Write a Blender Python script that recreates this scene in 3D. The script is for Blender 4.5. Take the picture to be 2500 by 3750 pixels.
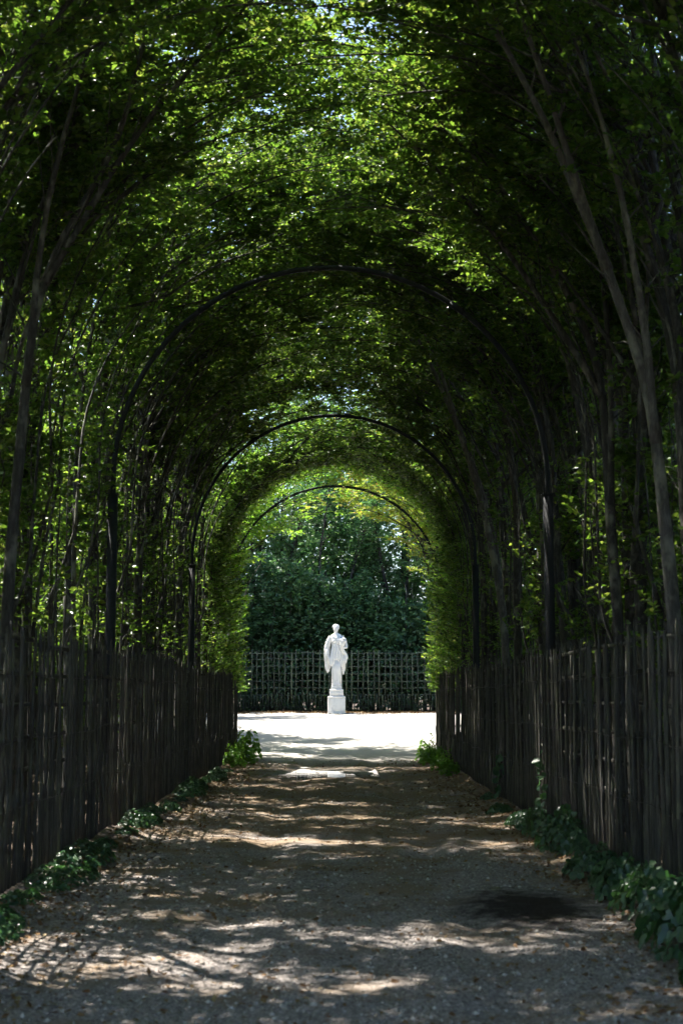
import bpy, math
import numpy as np
from mathutils import Vector

for o in list(bpy.data.objects):
    bpy.data.objects.remove(o, do_unlink=True)
scene = bpy.context.scene
COL = scene.collection
PI = math.pi

# ------------------------------------------------------------------ camera, sky, sun, exposure
cam_d = bpy.data.cameras.new('camera')
cam_d.sensor_fit = 'VERTICAL'
cam_d.sensor_height = 36.0
cam_d.lens = 52.0
cam_d.clip_start = 0.1
cam_d.clip_end = 2000
cam_d.dof.use_dof = True
cam_d.dof.focus_distance = 42.0
cam_d.dof.aperture_fstop = 3.2
cam = bpy.data.objects.new('camera', cam_d)
COL.objects.link(cam)
cam.location = (0, 0, 1.6)
cam.rotation_euler = (math.radians(90 + 7.14), 0, math.radians(-0.19))
scene.camera = cam

SUN_EL = math.radians(58)
SUN_AZ = math.radians(-58)          # from +Y (straight ahead), negative = to the left
sun_dir = Vector((math.sin(SUN_AZ) * math.cos(SUN_EL), math.cos(SUN_AZ) * math.cos(SUN_EL), math.sin(SUN_EL)))
world = bpy.data.worlds.new('World')
scene.world = world
world.use_nodes = True
wn = world.node_tree
sky = wn.nodes.new('ShaderNodeTexSky')
sky.sky_type = 'NISHITA'
sky.sun_disc = False
sky.sun_elevation = SUN_EL
sky.sun_rotation = SUN_AZ
bg = wn.nodes['Background']
bg.inputs['Strength'].default_value = 0.10
wn.links.new(sky.outputs[0], bg.inputs['Color'])

sl = bpy.data.lights.new('sun', 'SUN')
sl.energy = 5.0
sl.angle = math.radians(0.53)
sl.color = (1.0, 0.95, 0.86)
sun = bpy.data.objects.new('sun', sl)
COL.objects.link(sun)
sun.rotation_euler = sun_dir.to_track_quat('Z', 'Y').to_euler()
sun.location = (-30, 10, 50)

scene.view_settings.view_transform = 'Standard'
scene.view_settings.look = 'None'
scene.view_settings.gamma = 1.0
scene.view_settings.exposure = 2.0
scene.view_settings.use_curve_mapping = False
scene.render.engine = 'CYCLES'
cy = scene.cycles
cy.max_bounces = 6
cy.diffuse_bounces = 4
cy.glossy_bounces = 3
cy.transmission_bounces = 6
cy.use_denoising = True
try:
    cy.denoiser = 'OPENIMAGEDENOISE'
except Exception:
    pass
cy.sample_clamp_indirect = 6.0
cy.use_adaptive_sampling = True
cy.adaptive_threshold = 0.03
cy.adaptive_min_samples = 12
cy.debug_use_spatial_splits = True

# ------------------------------------------------------------------ helpers
def np_mesh(name, V, F):
    """V (n,3), F list of (m,k) arrays"""
    me = bpy.data.meshes.new(name)
    V = np.asarray(V, dtype=np.float32)
    me.vertices.add(len(V))
    me.vertices.foreach_set('co', V.ravel())
    F = [np.asarray(f, dtype=np.int32) for f in F if len(f)]
    loops = np.concatenate([f.ravel() for f in F])
    tot = np.concatenate([np.full(len(f), f.shape[1], dtype=np.int32) for f in F])
    start = np.concatenate([[0], np.cumsum(tot)[:-1]]).astype(np.int32)
    me.loops.add(len(loops))
    me.loops.foreach_set('vertex_index', loops)
    me.polygons.add(len(tot))
    me.polygons.foreach_set('loop_start', start)
    me.polygons.foreach_set('loop_total', tot)
    me.update(calc_edges=True)
    return me

class Geo:
    def __init__(self):
        self.V = []; self.F = {}; self.n = 0
    def add(self, V, *Fs):
        V = np.asarray(V, dtype=np.float64)
        self.V.append(V)
        for F in Fs:
            F = np.asarray(F, dtype=np.int64)
            self.F.setdefault(F.shape[1], []).append(F + self.n)
        self.n += len(V)
    def mesh(self, name, smooth=False):
        me = np_mesh(name, np.concatenate(self.V), [np.concatenate(f) for f in self.F.values()])
        if smooth:
            me.polygons.foreach_set('use_smooth', np.ones(len(me.polygons), dtype=bool))
        return me

def obj(name, me, mat=None, parent=None, loc=None, rot=None, kind=None):
    o = bpy.data.objects.new(name, me)
    COL.objects.link(o)
    if me is not None and mat is not None and len(me.materials) == 0:
        me.materials.append(mat)
    if parent is not None:
        o.parent = parent
    if loc is not None:
        o.location = loc
    if rot is not None:
        o.rotation_euler = rot
    if kind:
        o['kind'] = kind
    return o

def tag(o, label, cat, group=None):
    o['label'] = label; o['category'] = cat
    if group: o['group'] = group
    return o

def empty(name, loc=(0, 0, 0), rot=(0, 0, 0)):
    o = bpy.data.objects.new(name, None)
    COL.objects.link(o)
    o.location = loc; o.rotation_euler = rot
    o.empty_display_size = 0.3
    return o

def nrm(v):
    v = np.asarray(v, dtype=np.float64)
    return v / max(np.linalg.norm(v), 1e-9)

def tube(g, P, R, sides, cap=True):
    P = np.asarray(P, dtype=np.float64); n = len(P)
    R = np.broadcast_to(np.asarray(R, dtype=np.float64), (n,))
    T = np.gradient(P, axis=0)
    T /= np.maximum(np.linalg.norm(T, axis=1, keepdims=True), 1e-9)
    ref = np.array([0.0, 1.0, 0.0]) if abs(T[0][1]) < 0.8 else np.array([1.0, 0, 0])
    A = np.cross(T, ref); A /= np.maximum(np.linalg.norm(A, axis=1, keepdims=True), 1e-9)
    B = np.cross(T, A)
    th = np.arange(sides) * 2 * PI / sides
    ring = P[:, None, :] + R[:, None, None] * (np.cos(th)[None, :, None] * A[:, None, :] + np.sin(th)[None, :, None] * B[:, None, :])
    V = ring.reshape(-1, 3)
    i = np.arange(n - 1)[:, None] * sides; j = np.arange(sides)[None, :]; j2 = (j + 1) % sides
    F = np.stack([i + j, i + j2, i + sides + j2, i + sides + j], -1).reshape(-1, 4)
    if cap:
        V = np.concatenate([V, P[:1], P[-1:]])
        k = n * sides
        jj = np.arange(sides); jj2 = (jj + 1) % sides
        T1 = np.stack([np.full(sides, k), jj2, jj], -1)
        T2 = np.stack([np.full(sides, k + 1), (n - 1) * sides + jj, (n - 1) * sides + jj2], -1)
        g.add(V, F, np.concatenate([T1, T2]))
    else:
        g.add(V, F)

def box(g, lo, hi, bev=0.0):
    (x0, y0, z0), (x1, y1, z1) = lo, hi
    V = [(x0, y0, z0), (x1, y0, z0), (x1, y1, z0), (x0, y1, z0), (x0, y0, z1), (x1, y0, z1), (x1, y1, z1), (x0, y1, z1)]
    F = [(0, 3, 2, 1), (4, 5, 6, 7), (0, 1, 5, 4), (1, 2, 6, 5), (2, 3, 7, 6), (3, 0, 4, 7)]
    g.add(V, F)

_NR = np.random.default_rng(11)
_LAT = _NR.random((256, 256))
def vnoise(x, y):
    x = np.asarray(x, dtype=np.float64); y = np.asarray(y, dtype=np.float64)
    xi = np.floor(x).astype(int); yi = np.floor(y).astype(int)
    fx = x - xi; fy = y - yi
    fx = fx * fx * (3 - 2 * fx); fy = fy * fy * (3 - 2 * fy)
    a = _LAT[xi & 255, yi & 255]; b = _LAT[(xi + 1) & 255, yi & 255]
    c = _LAT[xi & 255, (yi + 1) & 255]; d = _LAT[(xi + 1) & 255, (yi + 1) & 255]
    return (a * (1 - fx) + b * fx) * (1 - fy) + (c * (1 - fx) + d * fx) * fy - 0.5

def sstep(t):
    t = np.clip(t, 0, 1)
    return t * t * (3 - 2 * t)

def gz(x, y):
    """terrain height"""
    x = np.asarray(x, dtype=np.float64); y = np.asarray(y, dtype=np.float64)
    z = 1.06 * sstep((y - 37.5) / 18.0)
    ax = np.abs(x)
    z = z + 0.10 * sstep((ax - 2.0) / 0.8) * sstep((44 - y) / 5)
    amp = 1.0 + 0.5 * sstep((y - 14) / 4) * sstep((34 - y) / 4)
    z = z + amp * (0.050 * vnoise(x * 0.7 + 9, y * 0.45 + 3) + 0.030 * vnoise(x * 1.7, y * 1.5) + 0.020 * vnoise(x * 4.1 + 40, y * 3.7))
    z = z + 0.010 * vnoise(x * 9.3, y * 9.1) + 0.006 * vnoise(x * 21, y * 23)
    # wheel ruts
    w = 0.12 * vnoise(np.zeros_like(y) + 3.5, y * 0.3)
    for xr in (-0.75, 0.95):
        z = z - 0.035 * np.exp(-((x - xr - w) / 0.22) ** 2) * sstep((41 - y) / 4)
    # puddle hollow at the low end, berm at the near right
    z = z - 0.085 * np.exp(-((x + 0.35) / 0.95) ** 2 - ((y - 32.6) / 1.9) ** 2)
    z = z + 0.10 * np.exp(-((x - 1.75) / 0.75) ** 2 - ((y - 7.15) / 0.32) ** 2)
    return z

# ------------------------------------------------------------------ materials
def new_mat(name):
    m = bpy.data.materials.new(name)
    m.use_nodes = True
    nt = m.node_tree
    for n in list(nt.nodes):
        nt.nodes.remove(n)
    out = nt.nodes.new('ShaderNodeOutputMaterial')
    return m, nt, out

def ramp(nt, stops):
    r = nt.nodes.new('ShaderNodeValToRGB')
    e = r.color_ramp.elements
    while len(e) > 1:
        e.remove(e[-1])
    e[0].position = stops[0][0]; e[0].color = (*stops[0][1], 1)
    for p, c in stops[1:]:
        k = e.new(p); k.color = (*c, 1)
    return r

def noise(nt, scale, detail=4, rough=0.6, vec=None):
    n = nt.nodes.new('ShaderNodeTexNoise')
    n.inputs['Scale'].default_value = scale
    n.inputs['Detail'].default_value = detail
    n.inputs['Roughness'].default_value = rough
    if vec is not None:
        nt.links.new(vec, n.inputs['Vector'])
    return n

def mapped(nt, scale=(1, 1, 1), src='Object', loc=(0, 0, 0)):
    tc = nt.nodes.new('ShaderNodeTexCoord')
    mp = nt.nodes.new('ShaderNodeMapping')
    mp.inputs['Scale'].default_value = scale
    mp.inputs['Location'].default_value = loc
    nt.links.new(tc.outputs[src], mp.inputs['Vector'])
    return mp.outputs[0]

def mixc(nt, fac, a, b, mode='MIX'):
    m = nt.nodes.new('ShaderNodeMix')
    m.data_type = 'RGBA'; m.blend_type = mode
    for sock, v in ((m.inputs[0], fac), (m.inputs[6], a), (m.inputs[7], b)):
        if isinstance(v, (int, float)):
            sock.default_value = v
        elif isinstance(v, tuple):
            sock.default_value = (*v, 1)
        else:
            nt.links.new(v, sock)
    return m.outputs[2]

def mth(nt, op, a, b=None, clamp=False):
    m = nt.nodes.new('ShaderNodeMath'); m.operation = op; m.use_clamp = clamp
    for s, v in ((m.inputs[0], a), (m.inputs[1], b)):
        if v is None: continue
        if isinstance(v, (int, float)): s.default_value = v
        else: nt.links.new(v, s)
    return m.outputs[0]

def principled(nt, out, rough=0.7, spec=0.3):
    b = nt.nodes.new('ShaderNodeBsdfPrincipled')
    b.inputs['Roughness'].default_value = rough
    b.inputs['Specular IOR Level'].default_value = spec
    nt.links.new(b.outputs[0], out.inputs['Surface'])
    return b

def bump(nt, b, height, dist=0.01, strength=1.0):
    n = nt.nodes.new('ShaderNodeBump')
    n.inputs['Distance'].default_value = dist
    n.inputs['Strength'].default_value = strength
    nt.links.new(height, n.inputs['Height'])
    nt.links.new(n.outputs[0], b.inputs['Normal'])

def leaf_mat(name, stops, tstops, tfac=0.45, rough=0.42, spec=0.4):
    m, nt, out = new_mat(name)
    geo = nt.nodes.new('ShaderNodeNewGeometry')
    oi = nt.nodes.new('ShaderNodeObjectInfo')
    rnd = mth(nt, 'FRACT', mth(nt, 'ADD', geo.outputs['Random Per Island'], oi.outputs['Random']))
    r1 = ramp(nt, stops); nt.links.new(rnd, r1.inputs[0])
    r2 = ramp(nt, tstops); nt.links.new(rnd, r2.inputs[0])
    b = nt.nodes.new('ShaderNodeBsdfPrincipled')
    b.inputs['Roughness'].default_value = rough
    b.inputs['Specular IOR Level'].default_value = spec
    nt.links.new(r1.outputs[0], b.inputs['Base Color'])
    t = nt.nodes.new('ShaderNodeBsdfTranslucent')
    nt.links.new(r2.outputs[0], t.inputs['Color'])
    mx = nt.nodes.new('ShaderNodeMixShader')
    mx.inputs[0].default_value = tfac
    nt.links.new(b.outputs[0], mx.inputs[1]); nt.links.new(t.outputs[0], mx.inputs[2])
    nt.links.new(mx.outputs[0], out.inputs['Surface'])
    return m

M = {}
M['leaf'] = leaf_mat('hornbeam_leaf',
    [(0.0, (0.022, 0.055, 0.012)), (0.5, (0.032, 0.076, 0.015)), (0.85, (0.046, 0.095, 0.018)), (1.0, (0.070, 0.11, 0.022))],
    [(0.0, (0.11, 0.23, 0.022)), (0.5, (0.17, 0.30, 0.030)), (0.85, (0.25, 0.37, 0.042)), (1.0, (0.36, 0.42, 0.07))], 0.5, 0.34, 0.5)
M['leaf_gold'] = leaf_mat('hornbeam_leaf_yellow_sunlit',  # autumn yellow, lifted brighter so the sun's glow is in the colour too
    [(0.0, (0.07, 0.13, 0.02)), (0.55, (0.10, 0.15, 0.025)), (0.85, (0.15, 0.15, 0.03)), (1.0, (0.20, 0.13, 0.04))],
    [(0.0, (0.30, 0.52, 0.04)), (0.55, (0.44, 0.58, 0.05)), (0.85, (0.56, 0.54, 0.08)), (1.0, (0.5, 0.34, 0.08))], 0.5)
M['leaf_lime'] = leaf_mat('hornbeam_leaf_sunlit_tint',  # brighter green: the clearing's sun on the end foliage, put into the colour
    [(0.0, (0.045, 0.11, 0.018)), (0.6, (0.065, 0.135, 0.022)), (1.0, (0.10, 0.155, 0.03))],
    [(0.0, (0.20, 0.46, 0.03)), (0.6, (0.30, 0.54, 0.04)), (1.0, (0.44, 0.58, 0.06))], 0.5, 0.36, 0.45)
M['leaf_dark'] = leaf_mat('hedge_leaf',
    [(0.0, (0.038, 0.098, 0.052)), (0.6, (0.056, 0.128, 0.066)), (1.0, (0.090, 0.16, 0.070))],
    [(0.0, (0.10, 0.27, 0.08)), (0.6, (0.15, 0.33, 0.09)), (1.0, (0.26, 0.42, 0.10))], 0.38, 0.36, 0.6)
M['ivy'] = leaf_mat('ivy_leaf',
    [(0.0, (0.022, 0.062, 0.030)), (0.6, (0.035, 0.085, 0.038)), (1.0, (0.07, 0.13, 0.055))],
    [(0.0, (0.05, 0.16, 0.04)), (1.0, (0.10, 0.26, 0.05))], 0.25, 0.32, 0.5)
M['weed'] = leaf_mat('nettle_leaf',
    [(0.0, (0.05, 0.12, 0.02)), (1.0, (0.085, 0.16, 0.03))],
    [(0.0, (0.18, 0.44, 0.03)), (1.0, (0.30, 0.55, 0.05))], 0.45, 0.5, 0.3)
M['litter'] = leaf_mat('dry_leaf',
    [(0.0, (0.10, 0.055, 0.028)), (0.5, (0.17, 0.095, 0.045)), (0.85, (0.24, 0.15, 0.07)), (1.0, (0.28, 0.22, 0.10))],
    [(0.0, (0.2, 0.1, 0.03)), (1.0, (0.3, 0.2, 0.07))], 0.15, 0.6, 0.2)

def bark_mat(name='hornbeam_bark', k=1.0, li=0.55):
    m, nt, out = new_mat(name)
    v = mapped(nt, (1, 1, 0.22))
    oi = nt.nodes.new('ShaderNodeObjectInfo')
    n1 = noise(nt, 26, 5, 0.7, v)
    n2 = noise(nt, 5.0, 3, 0.6, mapped(nt, (1, 1, 0.6)))
    r = ramp(nt, [(0.25, (0.026 * k, 0.024 * k, 0.022 * k)), (0.5, (0.052 * k, 0.048 * k, 0.044 * k)), (0.75, (0.10 * k, 0.094 * k, 0.086 * k))])
    nt.links.new(n1.outputs[0], r.inputs[0])
    lich = ramp(nt, [(0.52, (0, 0, 0)), (0.66, (1, 1, 1))]); nt.links.new(n2.outputs[0], lich.inputs[0])
    c = mixc(nt, mth(nt, 'MULTIPLY', lich.outputs[0], li), r.outputs[0], (0.27, 0.26, 0.21))
    b = principled(nt, out, 0.8, 0.2)
    nt.links.new(c, b.inputs['Base Color'])
    bump(nt, b, n1.outputs[0], 0.012, 0.8)
    return m
M['bark'] = bark_mat()
M['bark_pale'] = bark_mat('lichened_hornbeam_bark', 1.9, 0.8)

def wood_mat(name, dark, mid, lite):
    m, nt, out = new_mat(name)
    v = mapped(nt, (1, 1, 0.06))
    oi = nt.nodes.new('ShaderNodeObjectInfo')
    vv = nt.nodes.new('ShaderNodeVectorMath'); vv.operation = 'ADD'
    nt.links.new(v, vv.inputs[0]); nt.links.new(oi.outputs['Random'], vv.inputs[1])
    sc = nt.nodes.new('ShaderNodeVectorMath'); sc.operation = 'SCALE'; sc.inputs[3].default_value = 7.0
    comb = nt.nodes.new('ShaderNodeCombineXYZ')
    for k in range(3): nt.links.new(oi.outputs['Random'], comb.inputs[k])
    nt.links.new(comb.outputs[0], sc.inputs[0]); nt.links.new(sc.outputs[0], vv.inputs[1])
    n1 = noise(nt, 60, 5, 0.7, vv.outputs[0])
    vb = nt.nodes.new('ShaderNodeVectorMath'); vb.operation = 'ADD'
    nt.links.new(mapped(nt, (1, 1, 0.5)), vb.inputs[0]); nt.links.new(sc.outputs[0], vb.inputs[1])
    n2 = noise(nt, 9, 4, 0.65, vb.outputs[0])
    r = ramp(nt, [(0.28, dark), (0.5, mid), (0.75, lite)])
    nt.links.new(n1.outputs[0], r.inputs[0])
    lich = ramp(nt, [(0.5, (0, 0, 0)), (0.68, (1, 1, 1))]); nt.links.new(n2.outputs[0], lich.inputs[0])
    c = mixc(nt, mth(nt, 'MULTIPLY', lich.outputs[0], 0.6), r.outputs[0], (0.13, 0.14, 0.095))
    tone = ramp(nt, [(0.0, (0.55, 0.53, 0.52)), (0.6, (0.95, 0.93, 0.9)), (1.0, (1.3, 1.25, 1.1))])
    nt.links.new(oi.outputs['Random'], tone.inputs[0])
    c = mixc(nt, 1.0, c, tone.outputs[0], 'MULTIPLY')
    b = principled(nt, out, 0.82, 0.18)
    nt.links.new(c, b.inputs['Base Color'])
    bump(nt, b, n1.outputs[0], 0.006, 0.9)
    return m
M['picket'] = wood_mat('weathered_chestnut', (0.038, 0.036, 0.035), (0.080, 0.077, 0.073), (0.155, 0.150, 0.140))
M['lath'] = wood_mat('grey_green_lath', (0.040, 0.055, 0.050), (0.070, 0.098, 0.086), (0.12, 0.15, 0.135))

def simple_mat(name, col, rough, metallic=0.0, nscale=30, amt=0.25, spec=0.4):
    m, nt, out = new_mat(name)
    n1 = noise(nt, nscale, 4, 0.65, mapped(nt))
    r = ramp(nt, [(0.3, tuple(c * (1 - amt) for c in col)), (0.7, tuple(min(1, c * (1 + amt)) for c in col))])
    nt.links.new(n1.outputs[0], r.inputs[0])
    b = principled(nt, out, rough, spec)
    b.inputs['Metallic'].default_value = metallic
    nt.links.new(r.outputs[0], b.inputs['Base Color'])
    bump(nt, b, n1.outputs[0], 0.001, 0.5)
    return m
M['steel'] = simple_mat('painted_steel', (0.018, 0.020, 0.024), 0.65, 0.0, 40, 0.3, 0.25)
M['wire'] = simple_mat('rusty_wire', (0.03, 0.024, 0.02), 0.6, 0.6)

def marble_mat():
    m, nt, out = new_mat('weathered_marble')
    v = mapped(nt, (1, 1, 0.45))
    n1 = noise(nt, 5.0, 6, 0.65, v)
    n2 = noise(nt, 40, 4, 0.6, mapped(nt))
    r = ramp(nt, [(0.30, (0.42, 0.44, 0.47)), (0.43, (0.74, 0.745, 0.75)), (0.58, (0.83, 0.83, 0.82)), (0.8, (0.76, 0.71, 0.62))])
    nt.links.new(n1.outputs[0], r.inputs[0])
    c = mixc(nt, 0.25, r.outputs[0], mixc(nt, n2.outputs[0], (0.4, 0.4, 0.42), (1, 1, 1)), 'MULTIPLY')
    b = principled(nt, out, 0.6, 0.3)
    nt.links.new(c, b.inputs['Base Color'])
    bump(nt, b, n2.outputs[0], 0.003, 0.5)
    return m
M['marble'] = marble_mat()

def ground_mat():
    m, nt, out = new_mat('gravelly_earth')
    o = mapped(nt)
    sep = nt.nodes.new('ShaderNodeSeparateXYZ'); nt.links.new(o, sep.inputs[0])
    nf = noise(nt, 55, 5, 0.7, o)            # grit
    nm = noise(nt, 1.1, 4, 0.6, o)           # patches of bare sandy soil
    nl = noise(nt, 6.0, 4, 0.65, o)
    vor = nt.nodes.new('ShaderNodeTexVoronoi'); vor.inputs['Scale'].default_value = 58
    nt.links.new(o, vor.inputs['Vector'])
    grit = ramp(nt, [(0.30, (0.11, 0.095, 0.086)), (0.5, (0.28, 0.25, 0.235)), (0.70, (0.50, 0.465, 0.445))])
    nt.links.new(nf.outputs[0], grit.inputs[0])
    vr = ramp(nt, [(0.0, (0.60, 0.59, 0.58)), (0.5, (0.96, 0.96, 0.96)), (0.85, (1.2, 1.18, 1.17)), (1.0, (1.5, 1.48, 1.46))])
    sepc = nt.nodes.new('ShaderNodeSeparateColor'); nt.links.new(vor.outputs['Color'], sepc.inputs[0])
    nt.links.new(sepc.outputs[0], vr.inputs[0])
    grav = mixc(nt, 1.0, grit.outputs[0], vr.outputs[0], 'MULTIPLY')
    sand = mixc(nt, nf.outputs[0], (0.155, 0.112, 0.074), (0.31, 0.235, 0.162))
    # sandy soil dominates in the middle distance of the path
    mid = mth(nt, 'MULTIPLY', mth(nt, 'SMOOTHSTEP' if False else 'SUBTRACT', sep.outputs[1], 10.0), 0.09, True)
    msk = mth(nt, 'ADD', mth(nt, 'MULTIPLY', mth(nt, 'SUBTRACT', nm.outputs[0], 0.5), 5.0), mid, True)
    far = mth(nt, 'SUBTRACT', 1.0, mth(nt, 'MULTIPLY', mth(nt, 'SUBTRACT', sep.outputs[1], 34.0), 0.16, True))
    msk = mth(nt, 'MULTIPLY', msk, far)
    c = mixc(nt, msk, grav, sand)
    # pale compacted gravel of the clearing
    cl = mth(nt, 'MULTIPLY', mth(nt, 'SUBTRACT', sep.outputs[1], 36.0), 0.2, True)
    pale = mixc(nt, nl.outputs[0], (0.34, 0.32, 0.29), (0.50, 0.475, 0.44))
    c = mixc(nt, cl, c, pale)
    # humus and leaf mould towards the fences and under the trees
    axx = mth(nt, 'ABSOLUTE', sep.outputs[0])
    edge = mth(nt, 'ADD', mth(nt, 'MULTIPLY', mth(nt, 'SUBTRACT', axx, 2.15), 1.6), mth(nt, 'MULTIPLY', mth(nt, 'SUBTRACT', nl.outputs[0], 0.5), 1.6))
    edge = mth(nt, 'ADD', edge, 0.0, True)
    incl = mth(nt, 'SUBTRACT', 1.0, mth(nt, 'MULTIPLY', mth(nt, 'SUBTRACT', sep.outputs[1], 39.0), 0.8, True))
    edge = mth(nt, 'MULTIPLY', edge, incl)
    back = mth(nt, 'MULTIPLY', mth(nt, 'ADD', mth(nt, 'SUBTRACT', sep.outputs[1], 54.1), mth(nt, 'MULTIPLY', mth(nt, 'SUBTRACT', nl.outputs[0], 0.5), 0.9)), 2.0, True)
    edge = mth(nt, 'MAXIMUM', edge, back)
    hum = mixc(nt, nf.outputs[0], (0.035, 0.026, 0.019), (0.11, 0.08, 0.058))
    c = mixc(nt, edge, c, hum)
    # charcoal patch on the right, damp mud around the puddle
    def blob(cx, cyy, rx, ry, soft, jit):
        dx = mth(nt, 'DIVIDE', mth(nt, 'SUBTRACT', sep.outputs[0], cx), rx)
        dy = mth(nt, 'DIVIDE', mth(nt, 'SUBTRACT', sep.outputs[1], cyy), ry)
        d = mth(nt, 'SQRT', mth(nt, 'ADD', mth(nt, 'MULTIPLY', dx, dx), mth(nt, 'MULTIPLY', dy, dy)))
        d = mth(nt, 'ADD', d, mth(nt, 'MULTIPLY', mth(nt, 'SUBTRACT', nl.outputs[0], 0.5), jit))
        return mth(nt, 'MULTIPLY', mth(nt, 'SUBTRACT', 1.0, d), soft, True)
    ch = blob(1.47, 11.6, 0.70, 1.35, 1.7, 1.5)
    c = mixc(nt, ch, c, mixc(nt, 1.0, c, (0.13, 0.12, 0.12), 'MULTIPLY'))
    mud = blob(-0.2, 32.4, 1.9, 3.6, 2.0, 1.0)
    c = mixc(nt, mth(nt, 'MULTIPLY', mud, 0.75), c, (0.075, 0.066, 0.055))
    b = principled(nt, out, 0.9, 0.15)
    nt.links.new(c, b.inputs['Base Color'])
    rr = mth(nt, 'SUBTRACT', 0.92, mth(nt, 'MULTIPLY', mud, 0.5))
    nt.links.new(rr, b.inputs['Roughness'])
    hh = mth(nt, 'ADD', nf.outputs[0], mth(nt, 'MULTIPLY', vor.outputs['Distance'], -0.9))
    bump(nt, b, hh, 0.014, 0.9)
    return m
M['ground'] = ground_mat()

def stone_mat():
    m, nt, out = new_mat('flint_pebble')
    geo = nt.nodes.new('ShaderNodeNewGeometry')
    r = ramp(nt, [(0.0, (0.14, 0.12, 0.10)), (0.4, (0.27, 0.24, 0.20)), (0.8, (0.40, 0.37, 0.33)), (1.0, (0.58, 0.55, 0.51))])
    nt.links.new(geo.outputs['Random Per Island'], r.inputs[0])
    b = principled(nt, out, 0.75, 0.25)
    nt.links.new(r.outputs[0], b.inputs['Base Color'])
    return m
M['stone'] = stone_mat()

def water_mat():
    m, nt, out = new_mat('muddy_water')
    b = principled(nt, out, 0.03, 0.5)
    b.inputs['Base Color'].default_value = (0.05, 0.043, 0.032, 1)
    n1 = noise(nt, 3.0, 2, 0.5, mapped(nt))
    bump(nt, b, n1.outputs[0], 0.004, 0.25)
    return m
M['water'] = water_mat()

# ------------------------------------------------------------------ ground
def lines(segs):
    out = []
    for a, b, s in segs:
        out.append(np.arange(a, b - 1e-6, s))
    out.append([segs[-1][1]])
    return np.concatenate(out)
gx = lines([(-400, -40, 60), (-40, -8, 4), (-8, -3, 0.25), (-3, 3, 0.04), (3, 8, 0.25), (8, 40, 4), (40, 400, 60)])
gy = lines([(-60, 0, 10), (0, 6, 0.5), (6, 14, 0.045), (14, 26, 0.075), (26, 41, 0.12), (41, 58, 0.3), (58, 80, 3), (80, 500, 60)])
GX, GY = np.meshgrid(gx, gy, indexing='ij')
GZ = gz(GX, GY)
V = np.stack([GX, GY, GZ], -1).reshape(-1, 3)
ny = len(gy)
I, J = np.meshgrid(np.arange(len(gx) - 1), np.arange(ny - 1), indexing='ij')
Q = np.stack([I * ny + J, (I + 1) * ny + J, (I + 1) * ny + J + 1, I * ny + J + 1], -1).reshape(-1, 4)
cx = V[Q].mean(1)
is_path = (np.abs(cx[:, 0]) < 2.6) & (cx[:, 1] < 40) & (cx[:, 1] > -60)
is_clear = (cx[:, 1] >= 40) & (cx[:, 1] < 55.6) & (np.abs(cx[:, 0]) < 12)
for nm, mk in (('path', is_path), ('clearing', is_clear), ('ground', ~(is_path | is_clear))):
    q = Q[mk]
    u, inv = np.unique(q, return_inverse=True)
    me = np_mesh(nm, V[u], [inv.reshape(-1, 4)])
    me.polygons.foreach_set('use_smooth', np.ones(len(me.polygons), dtype=bool))
    obj(nm, me, M['ground'], kind='structure')

# puddle: flat water lying in the hollow
g = Geo()
lvl = float(gz(-0.35, 32.6)) + 0.015
nx = 60
px = np.linspace(-1.6, 0.9, nx); py = np.linspace(29.5, 35.5, nx)
PX, PY = np.meshgrid(px, py, indexing='ij')
Vp = np.stack([PX, PY, np.full_like(PX, lvl)], -1).reshape(-1, 3)
I, J = np.meshgrid(np.arange(nx - 1), np.arange(nx - 1), indexing='ij')
Qp = np.stack([I * nx + J, (I + 1) * nx + J, (I + 1) * nx + J + 1, I * nx + J + 1], -1).reshape(-1, 4)
keep = (gz(PX, PY).ravel()[Qp] < lvl).any(1)
u, inv = np.unique(Qp[keep], return_inverse=True)
obj('puddle', np_mesh('puddle', Vp[u], [inv.reshape(-1, 4)]), M['water'], kind='structure')

# ------------------------------------------------------------------ leaves, twigs, trees
def leaves_geo(P, D, N, L, Wd, rng, fold=0.18, droop=0.12):
    """P base, D direction, N normal (n,3); L lengths; Wd width ratio -> verts, quads"""
    n = len(P)
    D = D / np.maximum(np.linalg.norm(D, axis=1, keepdims=True), 1e-9)
    S = np.cross(N, D); S /= np.maximum(np.linalg.norm(S, axis=1, keepdims=True), 1e-9)
    U = np.cross(D, S)
    L = L[:, None]; W = L * Wd
    a = P
    b = P + D * L * 0.30 + S * W * 0.46 + U * W * fold
    c = P + D * L * 0.68 + S * W * 0.42 + U * W * fold * 0.6
    t = P + D * L - U * L * droop
    d = P + D * L * 0.68 - S * W * 0.42 + U * W * fold * 0.6
    e = P + D * L * 0.30 - S * W * 0.46 + U * W * fold
    V = np.stack([a, b, c, t, d, e], 1).reshape(-1, 3)
    k = np.arange(n)[:, None] * 6
    F = np.concatenate([k + np.array([[0, 1, 2, 3]]), k + np.array([[0, 3, 4, 5]])])
    return V, F

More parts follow.
